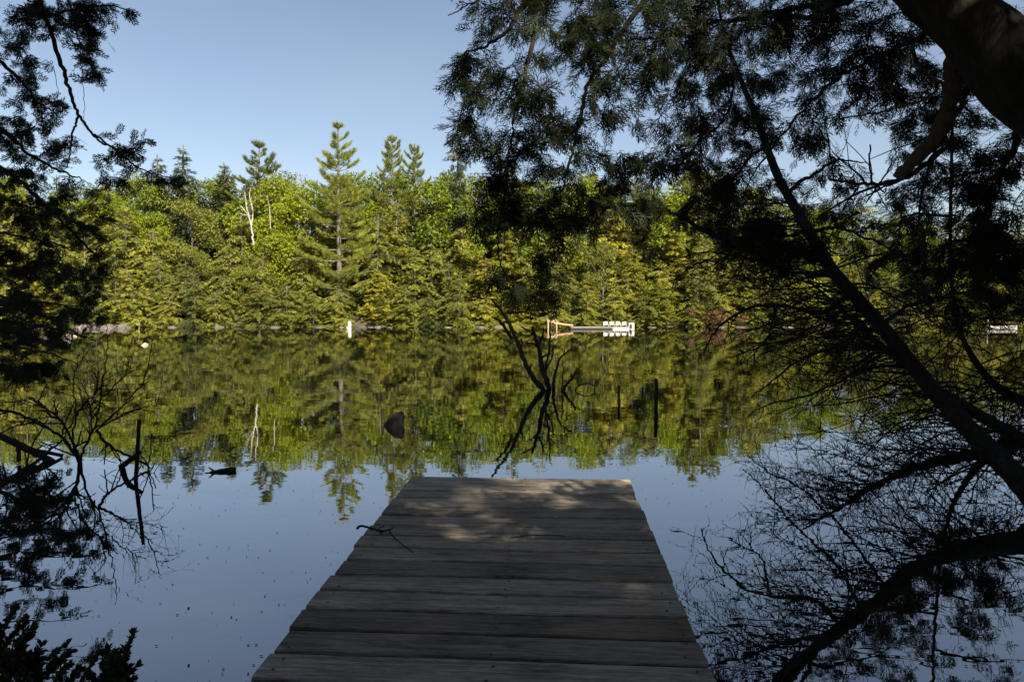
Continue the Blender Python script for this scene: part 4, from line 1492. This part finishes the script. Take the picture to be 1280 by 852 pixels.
def tangle(mb, q, start_fn, n, dirfn, length, r0, subs=(4, 8), curl=0.5, down=0.5):
    for i in range(n):
        s = start_fn()
        d = norm(dirfn())
        L_ = length * q.uniform(0.45, 1.15)
        k = 7
        pts = [s]
        cur = s.copy(); dirv = d.copy()
        turn = norm(q.normal(size=3)) * 0.1
        for j in range(k):
            f = j / k
            dirv = norm(dirv + np.array([0, 0, -down * 0.22 if f < .55 else curl * 0.28]) + turn + q.normal(size=3) * 0.13)
            cur = cur + dirv * L_ / k
            pts.append(cur.copy())
        P = smooth_path(pts, 3)
        tube(mb, P, np.linspace(r0 * q.uniform(.6, 1.1), 0.003, len(P)), 4, cap=False)
        for m in range(int(q.integers(*subs))):
            a = int(q.integers(3, len(P) - 2))
            dv = norm(P[a + 1] - P[a - 1])
            sv = norm(np.cross(dv, q.normal(size=3)))
            l2 = L_ * q.uniform(0.18, 0.45)
            w = norm(dv * 0.75 + sv * 0.75 + np.array([0, 0, -0.15]))
            w2 = norm(w + dv * 0.3 + q.normal(size=3) * 0.3 + np.array([0, 0, 0.25]))
            pm = P[a] + w * l2 * .5
            pe = pm + w2 * l2 * .5
            PP = smooth_path([P[a], pm, pe], 4)
            tube(mb, PP, np.linspace(r0 * .45, 0.0024, len(PP)), 3, cap=False)
            for m2 in range(int(q.integers(1, 4))):
                a2 = int(q.integers(2, len(PP) - 1))
                sv2 = norm(np.cross(w, q.normal(size=3)))
                l3 = l2 * q.uniform(.25, .6)
                pe2 = PP[a2] + norm(w2 * .6 + sv2 * .8) * l3
                tube(mb, smooth_path([PP[a2], (PP[a2] + pe2) / 2 + q.normal(size=3) * l3 * .08, pe2], 3), np.linspace(0.0036, 0.002, 7), 3, cap=False)


b = MB()
q2 = np.random.default_rng(5)
lo, hi = int(len(LT) * 0.2), int(len(LT) * 0.62)
tangle(b, q2, lambda: LT[q2.integers(lo, hi)].copy(), 95, lambda: np.array([-1.0, q2.uniform(-.3, .9), q2.uniform(-.25, .5)]), 1.75, 0.0105)
tangle(b, q2, lambda: LT[q2.integers(lo, hi)].copy(), 44, lambda: np.array([q2.uniform(.2, 1.0), q2.uniform(.1, 1.2), q2.uniform(-.2, .6)]), 1.6, 0.013)
# the long drooping bough at x 880-1030
for pts, r0, r1, s in (([at(1062, 368, 8.0), at(1030, 390, 8.2), at(990, 384, 8.4), at(945, 382, 8.6), at(915, 396, 8.8), at(893, 415, 9.0), at(880, 440, 9.2)], 0.034, 0.008, 31),
                       ([at(968, 384, 8.5), at(966, 400, 8.5), at(958, 425, 8.6), at(945, 438, 8.6), at(943, 455, 8.7)], 0.018, 0.007, 32),
                       ([at(945, 436, 8.6), at(925, 442, 8.7), at(905, 447, 8.8)], 0.012, 0.004, 33),
                       ([at(1090, 395, 7.8), at(1050, 430, 8.4), at(1000, 450, 9.0), at(960, 480, 9.4), at(930, 500, 9.6)], 0.025, 0.006, 34),
                       ([at(1120, 430, 7.7), at(1060, 470, 8.4), at(1010, 495, 9.0), at(960, 505, 9.4), at(935, 520, 9.6)], 0.022, 0.006, 35),
                       ([at(1040, 345, 8.1), at(990, 340, 8.0), at(930, 322, 8.0), at(880, 315, 8.0), at(830, 330, 8.0)], 0.022, 0.005, 36),
                       ([at(960, 302, 7.1), at(920, 322, 7.3), at(870, 330, 7.7), at(845, 350, 7.7), at(836, 375, 7.7)], 0.014, 0.004, 37)):
    branchy(b, pts, r0, r1, 6, 9, 0.45, s, jitter=0.008, sides=6, depth=1, updir=(0, 0, -.4))
rel(b, LB).build('bare_twigs', M['dead'], lc)

# ---- grey dead cedar trunk behind it
DB = np.array([7.6, 8.9, 0.0])
dc = empty('dead_cedar', DB); tag(dc, 'grey dead cedar trunk slanting just behind the black slanting cedar', 'tree')
DTP = [DB + [0.3, -.2, -.3], at(1330, 572, 9.0), at(1280, 550, 9.2), at(1230, 522, 9.6), at(1180, 492, 10.2), at(1130, 455, 10.9), at(1085, 418, 11.4), at(1050, 385, 11.8), at(1010, 350, 12.2)]
DT = smooth_path(DTP, 7)
b = MB(); tube(b, DT, np.interp(np.linspace(0, 1, len(DT)), [0, .25, .6, 1], [.14, .095, .065, .018]), 12, wob=0.06); rel(b, DB).build('trunk', M['dead'], dc)
b = MB()
lo, hi = int(len(DT) * 0.2), int(len(DT) * 0.95)
tangle(b, q2, lambda: DT[q2.integers(lo, hi)].copy(), 85, lambda: np.array([-1.0, q2.uniform(-.9, .6), q2.uniform(-.3, .5)]), 1.9, 0.014)
tangle(b, q2, lambda: DT[q2.integers(lo, hi)].copy(), 34, lambda: np.array([q2.uniform(0, 1.0), q2.uniform(-.2, 1.0), q2.uniform(-.1, .8)]), 1.6, 0.013)
rel(b, DB).build('bare_twigs', M['dead'], dc)

# ---- upright curved cedar at the right
UB = np.array([8.6, 10.6, 0.0])
uc = empty('curved_cedar', UB); tag(uc, 'cedar with curved base rising near the right edge behind the slanting trunks', 'tree')
UTP = [UB + [.2, 0, -.3], at(1320, 515, 10.7), at(1280, 502, 10.8), at(1245, 482, 10.9), at(1215, 445, 11.0), at(1196, 400, 11.0), at(1189, 340, 11.0), at(1188, 270, 11.0), at(1190, 180, 11.0), at(1192, 60, 11.0), at(1196, -100, 11.0), at(1200, -300, 11.0)]
UT = smooth_path(UTP, 7)
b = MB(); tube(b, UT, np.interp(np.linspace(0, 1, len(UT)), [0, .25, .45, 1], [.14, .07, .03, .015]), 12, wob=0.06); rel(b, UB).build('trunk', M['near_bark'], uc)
P3 = Plant(3)
for k in range(10):
    j = int(len(UT) * (0.5 + 0.045 * k))
    a = UT[j]
    sg = -1 if k % 2 else 1
    P3.stem([a, a + np.array([sg * .5, q2.uniform(-.6, .3), .05]), a + np.array([sg * 1.2, q2.uniform(-.9, .3), -.2])], 0.025, 0.006, jitter=0.01)
tg = []
E(1180, 120, 70, 60, 34, 9.6, 12)
E(1130, 190, 26, 40, 8, 9.6, 12)
E(1170, 260, 75, 50, 46, 9.6, 12)
E(1180, 335, 85, 45, 46, 9.4, 12)
E(1260, 130, 50, 90, 34, 9.6, 12)
E(1260, 300, 50, 70, 46, 9.4, 12)
E(1220, 390, 70, 26, 26, 9.4, 11.6)
P3.grow(tg, sag=0.08)
b = MB(); P3.wood(b, 0.0022, 0.44); bough = rel(b, UB).build('bough', M['near_bark'], uc)
b = MB(); P3.leaves(b, 'cedar', 8, (0.15, 0.28), 0.55, 1.0); rel(b, UB).build('foliage', M['near_leaf'], bough, False)
b = MB()
lo, hi = int(len(UT) * 0.12), int(len(UT) * 0.5)
tangle(b, q2, lambda: UT[q2.integers(lo, hi)].copy(), 80, lambda: np.array([q2.uniform(-1, .8), q2.uniform(-1, .5), q2.uniform(-.3, .4)]), 2.0, 0.013)
rel(b, UB).build('bare_twigs', M['dead'], uc)

# ---- left hemlock overhanging
HB = np.array([-6.6, 5.6, 0.3])
lh = empty('overhanging_hemlock', HB); tag(lh, 'dark hemlock at the left edge with drooping boughs against the sky', 'tree')
HT = smooth_path([HB + [0, 0, -.3], HB + [.1, 0, 2.5], HB + [.15, .1, 6], HB + [.1, .2, 10], HB + [.1, .2, 13]], 7)
b = MB(); tube(b, HT, np.linspace(.26, .05, len(HT)), 12, wob=.05); rel(b, HB).build('trunk', M['near_bark'], lh)
P4 = Plant(4)
P4.stem([HT[14], at(-60, -190, 5.8), at(20, -90, 6.0), at(47, -10, 6.0), at(60, 30, 6.0), at(76, 80, 6.0), at(86, 110, 6.0), at(98, 143, 6.0), at(116, 168, 6.0), at(134, 182, 6.0), at(160, 190, 6.0), at(180, 196, 6.0)], 0.03, 0.004, jitter=0.005)
P4.stem([at(118, 168, 6.0), at(150, 192, 6.0), at(168, 206, 6.0), at(188, 216, 6.0), at(212, 222, 6.0)], 0.01, 0.004, jitter=0.004)
P4.stem([at(98, 144, 6.0), at(92, 165, 6.0), at(88, 190, 6.0), at(84, 210, 6.0)], 0.011, 0.004, jitter=0.004)
P4.stem([at(60, 20, 6.0), at(90, 12, 5.9), at(120, 8, 5.8), at(145, 8, 5.8), at(165, 18, 5.8)], 0.012, 0.004, jitter=0.004)
P4.stem([at(20, -90, 6.0), at(80, -10, 6.2), at(95, 40, 6.2), at(108, 80, 6.2)], 0.014, 0.004, jitter=0.004)
P4.stem([HT[10], at(-60, 60, 5.9), at(-10, 70, 6.1), at(25, 100, 6.2), at(50, 130, 6.2), at(72, 140, 6.2)], 0.03, 0.005, jitter=0.006)
P4.stem([HT[9], at(-60, 140, 6.0), at(0, 160, 6.4), at(40, 195, 6.5), at(80, 215, 6.5), at(105, 225, 6.5)], 0.03, 0.005, jitter=0.006)
P4.stem([HT[8], at(-60, 190, 6.2), at(10, 215, 6.8), at(50, 250, 7.0), at(90, 290, 7.0), at(120, 320, 7.0), at(130, 345, 7.0)], 0.03, 0.005, jitter=0.006)
P4.stem([at(64, 76, 6.0), at(68, 90, 6.0), at(72, 110, 6.0), at(71, 135, 6.0)], 0.004, 0.002, jitter=0.004)
P4.stem([at(100, 60, 6.0), at(104, 110, 6.0), at(105, 140, 6.0), at(103, 156, 6.0)], 0.004, 0.002, jitter=0.004)
tg = []
E(70, 20, 60, 22, 40, 5.7, 6.3)
E(135, 13, 32, 10, 14, 5.7, 6.1)
E(105, 40, 28, 26, 18, 5.8, 6.3)
E(115, 85, 16, 22, 10, 5.9, 6.3)
E(122, 92, 10, 8, 4, 5.9, 6.3)
E(25, 30, 40, 36, 20, 5.8, 6.4)
E(20, 95, 30, 45, 26, 5.9, 6.5)
E(50, 130, 26, 18, 14, 6.0, 6.4)
E(30, 170, 50, 28, 30, 6.0, 6.8)
E(75, 190, 30, 18, 14, 6.0, 6.6)
E(160, 175, 22, 10, 6, 5.9, 6.1)
E(150, 200, 34, 14, 14, 5.9, 6.2)
E(205, 225, 24, 14, 9, 5.9, 6.1)
E(135, 235, 22, 24, 8, 6.2, 6.8)
E(40, 250, 60, 40, 52, 6.4, 7.4)
E(0, 200, 40, 60, 30, 6.0, 6.8)
E(20, 265, 50, 55, 34, 6.0, 6.9)
E(40, 340, 65, 45, 40, 6.0, 6.9)
E(90, 265, 50, 30, 26, 6.4, 7.2)
E(60, 320, 70, 30, 24, 6.3, 7.0)
E(135, 300, 22, 40, 10, 6.8, 7.2)
E(120, 370, 30, 26, 16, 6.8, 7.4)
P4.grow(tg, sag=0.06, maxd=1.3)
b = MB(); P4.wood(b, 0.0015, 0.44); bough = rel(b, HB).build('bough', M['near_bark'], lh)
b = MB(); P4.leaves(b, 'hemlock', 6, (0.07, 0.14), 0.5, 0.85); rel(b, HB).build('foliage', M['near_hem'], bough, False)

# ---- left lower hemlock, further back
HB2 = np.array([-9.6, 10.4, 0.3])
lh2 = empty('low_hemlock', HB2); tag(lh2, 'bushy dark hemlock low on the left bank, its boughs brushing the water', 'tree')
HT2 = smooth_path([HB2 + [0, 0, -.3], HB2 + [.1, 0, 2.5], HB2 + [0, .1, 5], HB2 + [.1, 0, 8]], 7)
b = MB(); tube(b, HT2, np.linspace(.2, .04, len(HT2)), 10, wob=.05); rel(b, HB2).build('trunk', M['near_bark'], lh2)
P5 = Plant(5)
for k, (yy, ln) in enumerate(((210, 60), (250, 90), (290, 100), (330, 130), (370, 130), (400, 120), (430, 100), (455, 60))):
    P5.stem([HT2[np.argmin(np.abs(HT2[:, 2] - at(0, yy - 30, 10.2)[2]))], at(-60, yy - 20, 10.0), at(0, yy, 9.8 + .1 * k), at(ln * .6, yy + 12, 9.7), at(ln, yy + 26, 9.6)], 0.03, 0.006, jitter=0.012)
tg = []
E(30, 350, 60, 40, 30, 9.0, 10.4)
E(50, 400, 75, 36, 84, 9.0, 11)
E(20, 440, 55, 40, 60, 9.0, 10.8)
E(40, 470, 40, 20, 18, 9.0, 10.4)
P5.grow(tg, sag=0.06, maxd=1.6)
b = MB(); P5.wood(b, 0.0018); bough = rel(b, HB2).build('bough', M['near_bark'], lh2)
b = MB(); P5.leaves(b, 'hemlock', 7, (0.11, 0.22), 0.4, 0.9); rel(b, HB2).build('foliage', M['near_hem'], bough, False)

# ---- fallen dead wood at the left
b = MB()
p0 = on(66, 576, 0)
branchy(b, [at(-60, 520, p0[1] + .2), at(0, 545, p0[1] + .1), at(40, 564, p0[1]), p0 + [.03, 0, -.03], p0 + [0.35, 0.1, -.25]], 0.045, 0.035, 6, 2, 0.3, 41, jitter=0.006, sides=9)
tag(b.build('fallen_log', M['dead']), 'thick fallen log slanting from the left edge into the water', 'log')
b = MB()
Zs = on(95, 585, 0)[1]
L_ = lambda px, py, dy=0.0: at(px, py, Zs + dy)
stems = [([on(98, 588, -.2), L_(97, 570), L_(75, 545, -.1), L_(50, 530, -.2), L_(20, 516, -.2), L_(-30, 505, -.3)], 0.0195, 0.0120),
         ([on(98, 588, -.2), L_(105, 560), L_(118, 535), L_(125, 500, .1), L_(130, 465, .1), L_(135, 430, .2), L_(131, 400, .2)], 0.0165, 0.0037),
         ([L_(118, 535), L_(135, 525, .1), L_(160, 500, .2), L_(180, 475, .3), L_(187, 445, .4), L_(192, 420, .5)], 0.0135, 0.0037),
         ([L_(120, 538), L_(150, 520), L_(180, 508, .1), L_(205, 505, .1)], .011, .004),
         ([L_(97, 570), L_(80, 530, .1), L_(65, 520, .1), L_(52, 505, .2), L_(36, 496, .2)], 0.0165, 0.0090),
         ([on(104, 580, -.1), L_(92, 555), L_(94, 520, .2), L_(92, 480, .2), L_(100, 450, .2), L_(130, 425, .2)], 0.0128, 0.0030),
         ([L_(125, 500, .1), L_(140, 485, .1), L_(160, 465, .2), L_(165, 450, .2)], .010, .003),
         ([L_(120, 538), L_(135, 555), L_(165, 572), L_(183, 580), on(188, 592, 0)], .016, .01),
         ([L_(94, 520, .1), L_(110, 500, .1), L_(130, 480, .1)], .014, .005),
         ([L_(115, 540, .1), L_(113, 515, .1), L_(108, 490, .1), L_(96, 470, .1)], .010, .003)]
for i, (pts, r0, r1) in enumerate(stems):
    branchy(b, pts, r0, r1, 6, 11, 0.42, 50 + i, jitter=0.007, sides=6, depth=1)
tag(b.build('dead_brush', M['dead']), 'tangle of bare dead branches standing in the water at the left', 'dead branch')
b = MB()
p0 = on(165, 590, 0)
branchy(b, [on(150, 584, -.05), at(158, 578, p0[1]), at(176, 564, p0[1])], 0.034, 0.022, 5, 1, .1, 61, sides=8)
tag(b.build('driftwood_stub', M['wet_wood']), 'short black stub of driftwood beside the leaning left stake', 'stub')
p0 = on(170, 602, 0)
b = MB(); tube(b, smooth_path([p0 + [-.01, 0, -.5], p0, at(172, 560, p0[1]), at(174, 524, p0[1])], 5), np.linspace(.024, .018, 16), 7, wob=.12)
tag(b.build('wooden_stake', M['wet_wood']), 'upright black stake at the left in front of the dead brush', 'stake', 'stakes standing in the lake')
b = MB()
branchy(b, [at(-60, 650, 6.6), at(0, 608, 6.8), at(40, 580, 7.0), at(65, 560, 7.3), at(78, 550, 7.6)], 0.026, 0.01, 6, 8, 0.5, 71, jitter=0.008, sides=7, depth=1)
tag(b.build('dead_branch', M['dead']), 'dead branch rising from the left edge under the fallen log', 'dead branch')

# ---- shrubs at the bottom left
def shrub(name, basep, tips, label, seed):
    q = np.random.default_rng(seed)
    root = empty(name, basep); tag(root, label, 'shrub', 'leafy shrubs on the near bank')
    w, lf = MB(), MB()
    pos, ax, nn, sc = [], [], [], []
    for t in tips:
        md = (basep + t) / 2 + q.normal(size=3) * .04
        P = smooth_path([basep, md, t], 7)
        tube(w, P, np.linspace(.006, .0018, len(P)), 5, cap=False)
        # side shoots
        shoots = [P[5:]]
        for k in range(11):
            a = int(q.integers(5, len(P) - 1))
            d = norm(P[a] - P[a - 1]); e = P[a] + norm(d + q.normal(size=3) * .45) * q.uniform(.05, .13)
            S_ = smooth_path([P[a], e], 4); tube(w, S_, np.linspace(.0025, .0012, len(S_)), 3, cap=False); shoots.append(S_)
        for S_ in shoots:
            n = int(34 + 7 * len(S_))
            u = q.uniform(0.1, 1, n) * (len(S_) - 1); k0 = np.floor(u).astype(int).clip(0, len(S_) - 2); fr = (u - k0)[:, None]
            pp = S_[k0] * (1 - fr) + S_[k0 + 1] * fr
            d = norm(S_[-1] - S_[0]); o_ = norm(q.normal(size=(n, 3)))
            xx = d * .9 + o_ * .75
            pos.append(pp); ax.append(xx); nn.append(d + q.normal(size=(n, 3)) * .4); sc.append(q.uniform(.017, .03, n))
    rel(w, basep).build('stems', M['near_bark'], root)
    place(lf, np.array([[[0, -.08, 0], [.55, -.27, .03], [1, 0, 0], [.55, .27, .03]]]), np.concatenate(pos), np.concatenate(ax), np.concatenate(nn), np.concatenate(sc))
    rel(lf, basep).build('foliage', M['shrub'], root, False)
    return root


qs = np.random.default_rng(8)
tips = [at(x, y_, 2.35 + qs.uniform(-.12, .12)) for x, y_ in ((8, 772), (22, 776), (40, 790), (-10, 780), (4, 800), (28, 806), (52, 822), (66, 836), (82, 830), (96, 835), (110, 842), (38, 826), (14, 830), (70, 850), (100, 858))]
shrub('leafy_shrub', np.array([-1.62, 1.75, 0.22]), tips, 'dark small leaved shrub filling the bottom left corner', 1)
tips = [at(x, y_, 2.35 + qs.uniform(-.06, .06)) for x, y_ in ((158, 808), (150, 812), (140, 818), (130, 828), (152, 832), (138, 842))]
shrub('leafy_shrub', np.array([-1.30, 1.95, 0.18]), tips, 'small upright leafy sprig right of the corner shrub, nearest the dock', 2)

# ---- floating specks on the water
b = MB()
n = 2600
yy = 3.0 + 22 * qs.uniform(0, 1, n) ** 1.6
xx = qs.uniform(-.8, .8, n) * yy
keep = ~((np.abs(xx - 0.1) < 1.15) & (yy < 5.8))
xx, yy = xx[keep], yy[keep]
n = len(xx)
ll = qs.uniform(.004, .013, n); aa = qs.uniform(0, 3.14, n)
T5 = np.array([[[-.5, -.2, 0], [.4, -.28, .1], [.5, .2, 0], [-.35, .3, .08]]])
place(b, T5, np.column_stack([xx, yy, np.full(n, .004)]), np.column_stack([np.cos(aa), np.sin(aa), 0 * aa]), np.tile([0, 0, 1.0], (n, 1)), ll * 1.6)
tag(b.build('floating_specks', M['wet_wood'], None, False), 'scattered dark seed specks floating on the still water', 'debris', kind='stuff')

# ------------------------------------------------------------------ unseen near-bank trees, added to shade the foreground, with a gap for sun
for s_ in range(2):
    proto('tall_hemlock', conifer(400 + s_, 18.0, 6.2, droop=0.2, dens=1.25, leafscale=1.6, base=0.36), 'near_hem', 'near_bark', 18.0)
NAME['tall_hemlock'] = 'hemlock_tree'
random.seed(99)
OVER = [(-3.4, -1.2, 18), (-1.6, -2.9, 19), (7.5, 1.8, 17.5), (-7.6, 2.5, 17), (-0.6, -5.5, 19), (2.5, -7.2, 19), (13, -0.5, 19), (-6.0, -5.0, 18), (12.5, 4.0, 18), (7.5, 0.3, 16), (1.9, -4.2, 16), (9.8, -3.6, 18), (6.2, -12, 20), (12.0, -8.6, 20), (-4.5, -8.5, 20)]
OL = ['left of the dock foot', 'just behind the left of the dock foot', 'beside the leaning cedar', 'beside the overhanging hemlock', 'behind the dock foot', 'right behind the dock foot', 'in the grove right of the viewer', 'left behind the dock foot', 'on the right bank behind the slanting cedar', 'at the right foot of the leaning cedar', 'close behind the viewer, right of the dock line', 'mid grove on the right', 'deep behind the dock, rightward', 'deep in the right grove', 'deep behind the dock, leftward']
for i, (x, y, H) in enumerate(OVER):
    o = put_tree('tall_hemlock', x, y, H)
    tag(o, 'unseen high crowned hemlock shading the shore ' + OL[i], 'tree', 'unseen high crowned hemlocks shading the dock')
NEARB = [(4.2, -13.0, 17), (9.5, -14.5, 14), (12.5, 0.5, 17), (3.3, -11.2, 20), (14.5, -14.0, 20), (17, -4, 20), (0.0, -6.5, 17), (-5.0, -3.0, 16), (-9.5, 1.0, 16), (17.5, 3, 18), (14.5, 8.5, 15), (17, 14, 15), (-12, 6.5, 15), (-19.5, 14, 15),
         (13.0, 5.6, 14), (20, -12, 21), (-1.5, -12, 20), (24, 4, 20)]
NL = ['behind the dock, close on its right', 'on the bank right of the dock, behind the viewer', 'on the right bank below the leaning cedar', 'far behind the dock', 'deep in the grove right of the dock', 'at the right rear of the grove',
      'straight behind the dock', 'behind the dock on its left', 'on the left bank near the overhanging hemlock', 'right of the leaning cedar, second', 'on the right bank past the curved cedar', 'on the right bank farthest up the lake',
      'on the left bank behind the low hemlock', 'on the left bank farthest up the lake', 'on the right bank between the cedars', 'at the back of the grove, rightmost', 'at the back of the grove, leftmost', 'at the far right of the right bank']
for i, (x, y, H) in enumerate(NEARB):
    o = put_tree('tall_hemlock' if math.hypot(x, y) < 14.5 else 'hemlock', x, y, H, wide=0.95)
    tag(o, 'tall unseen shading hemlock ' + NL[i], 'tree', 'tall unseen hemlocks shading the near bank')
print('SCENE OK', len(TREES))
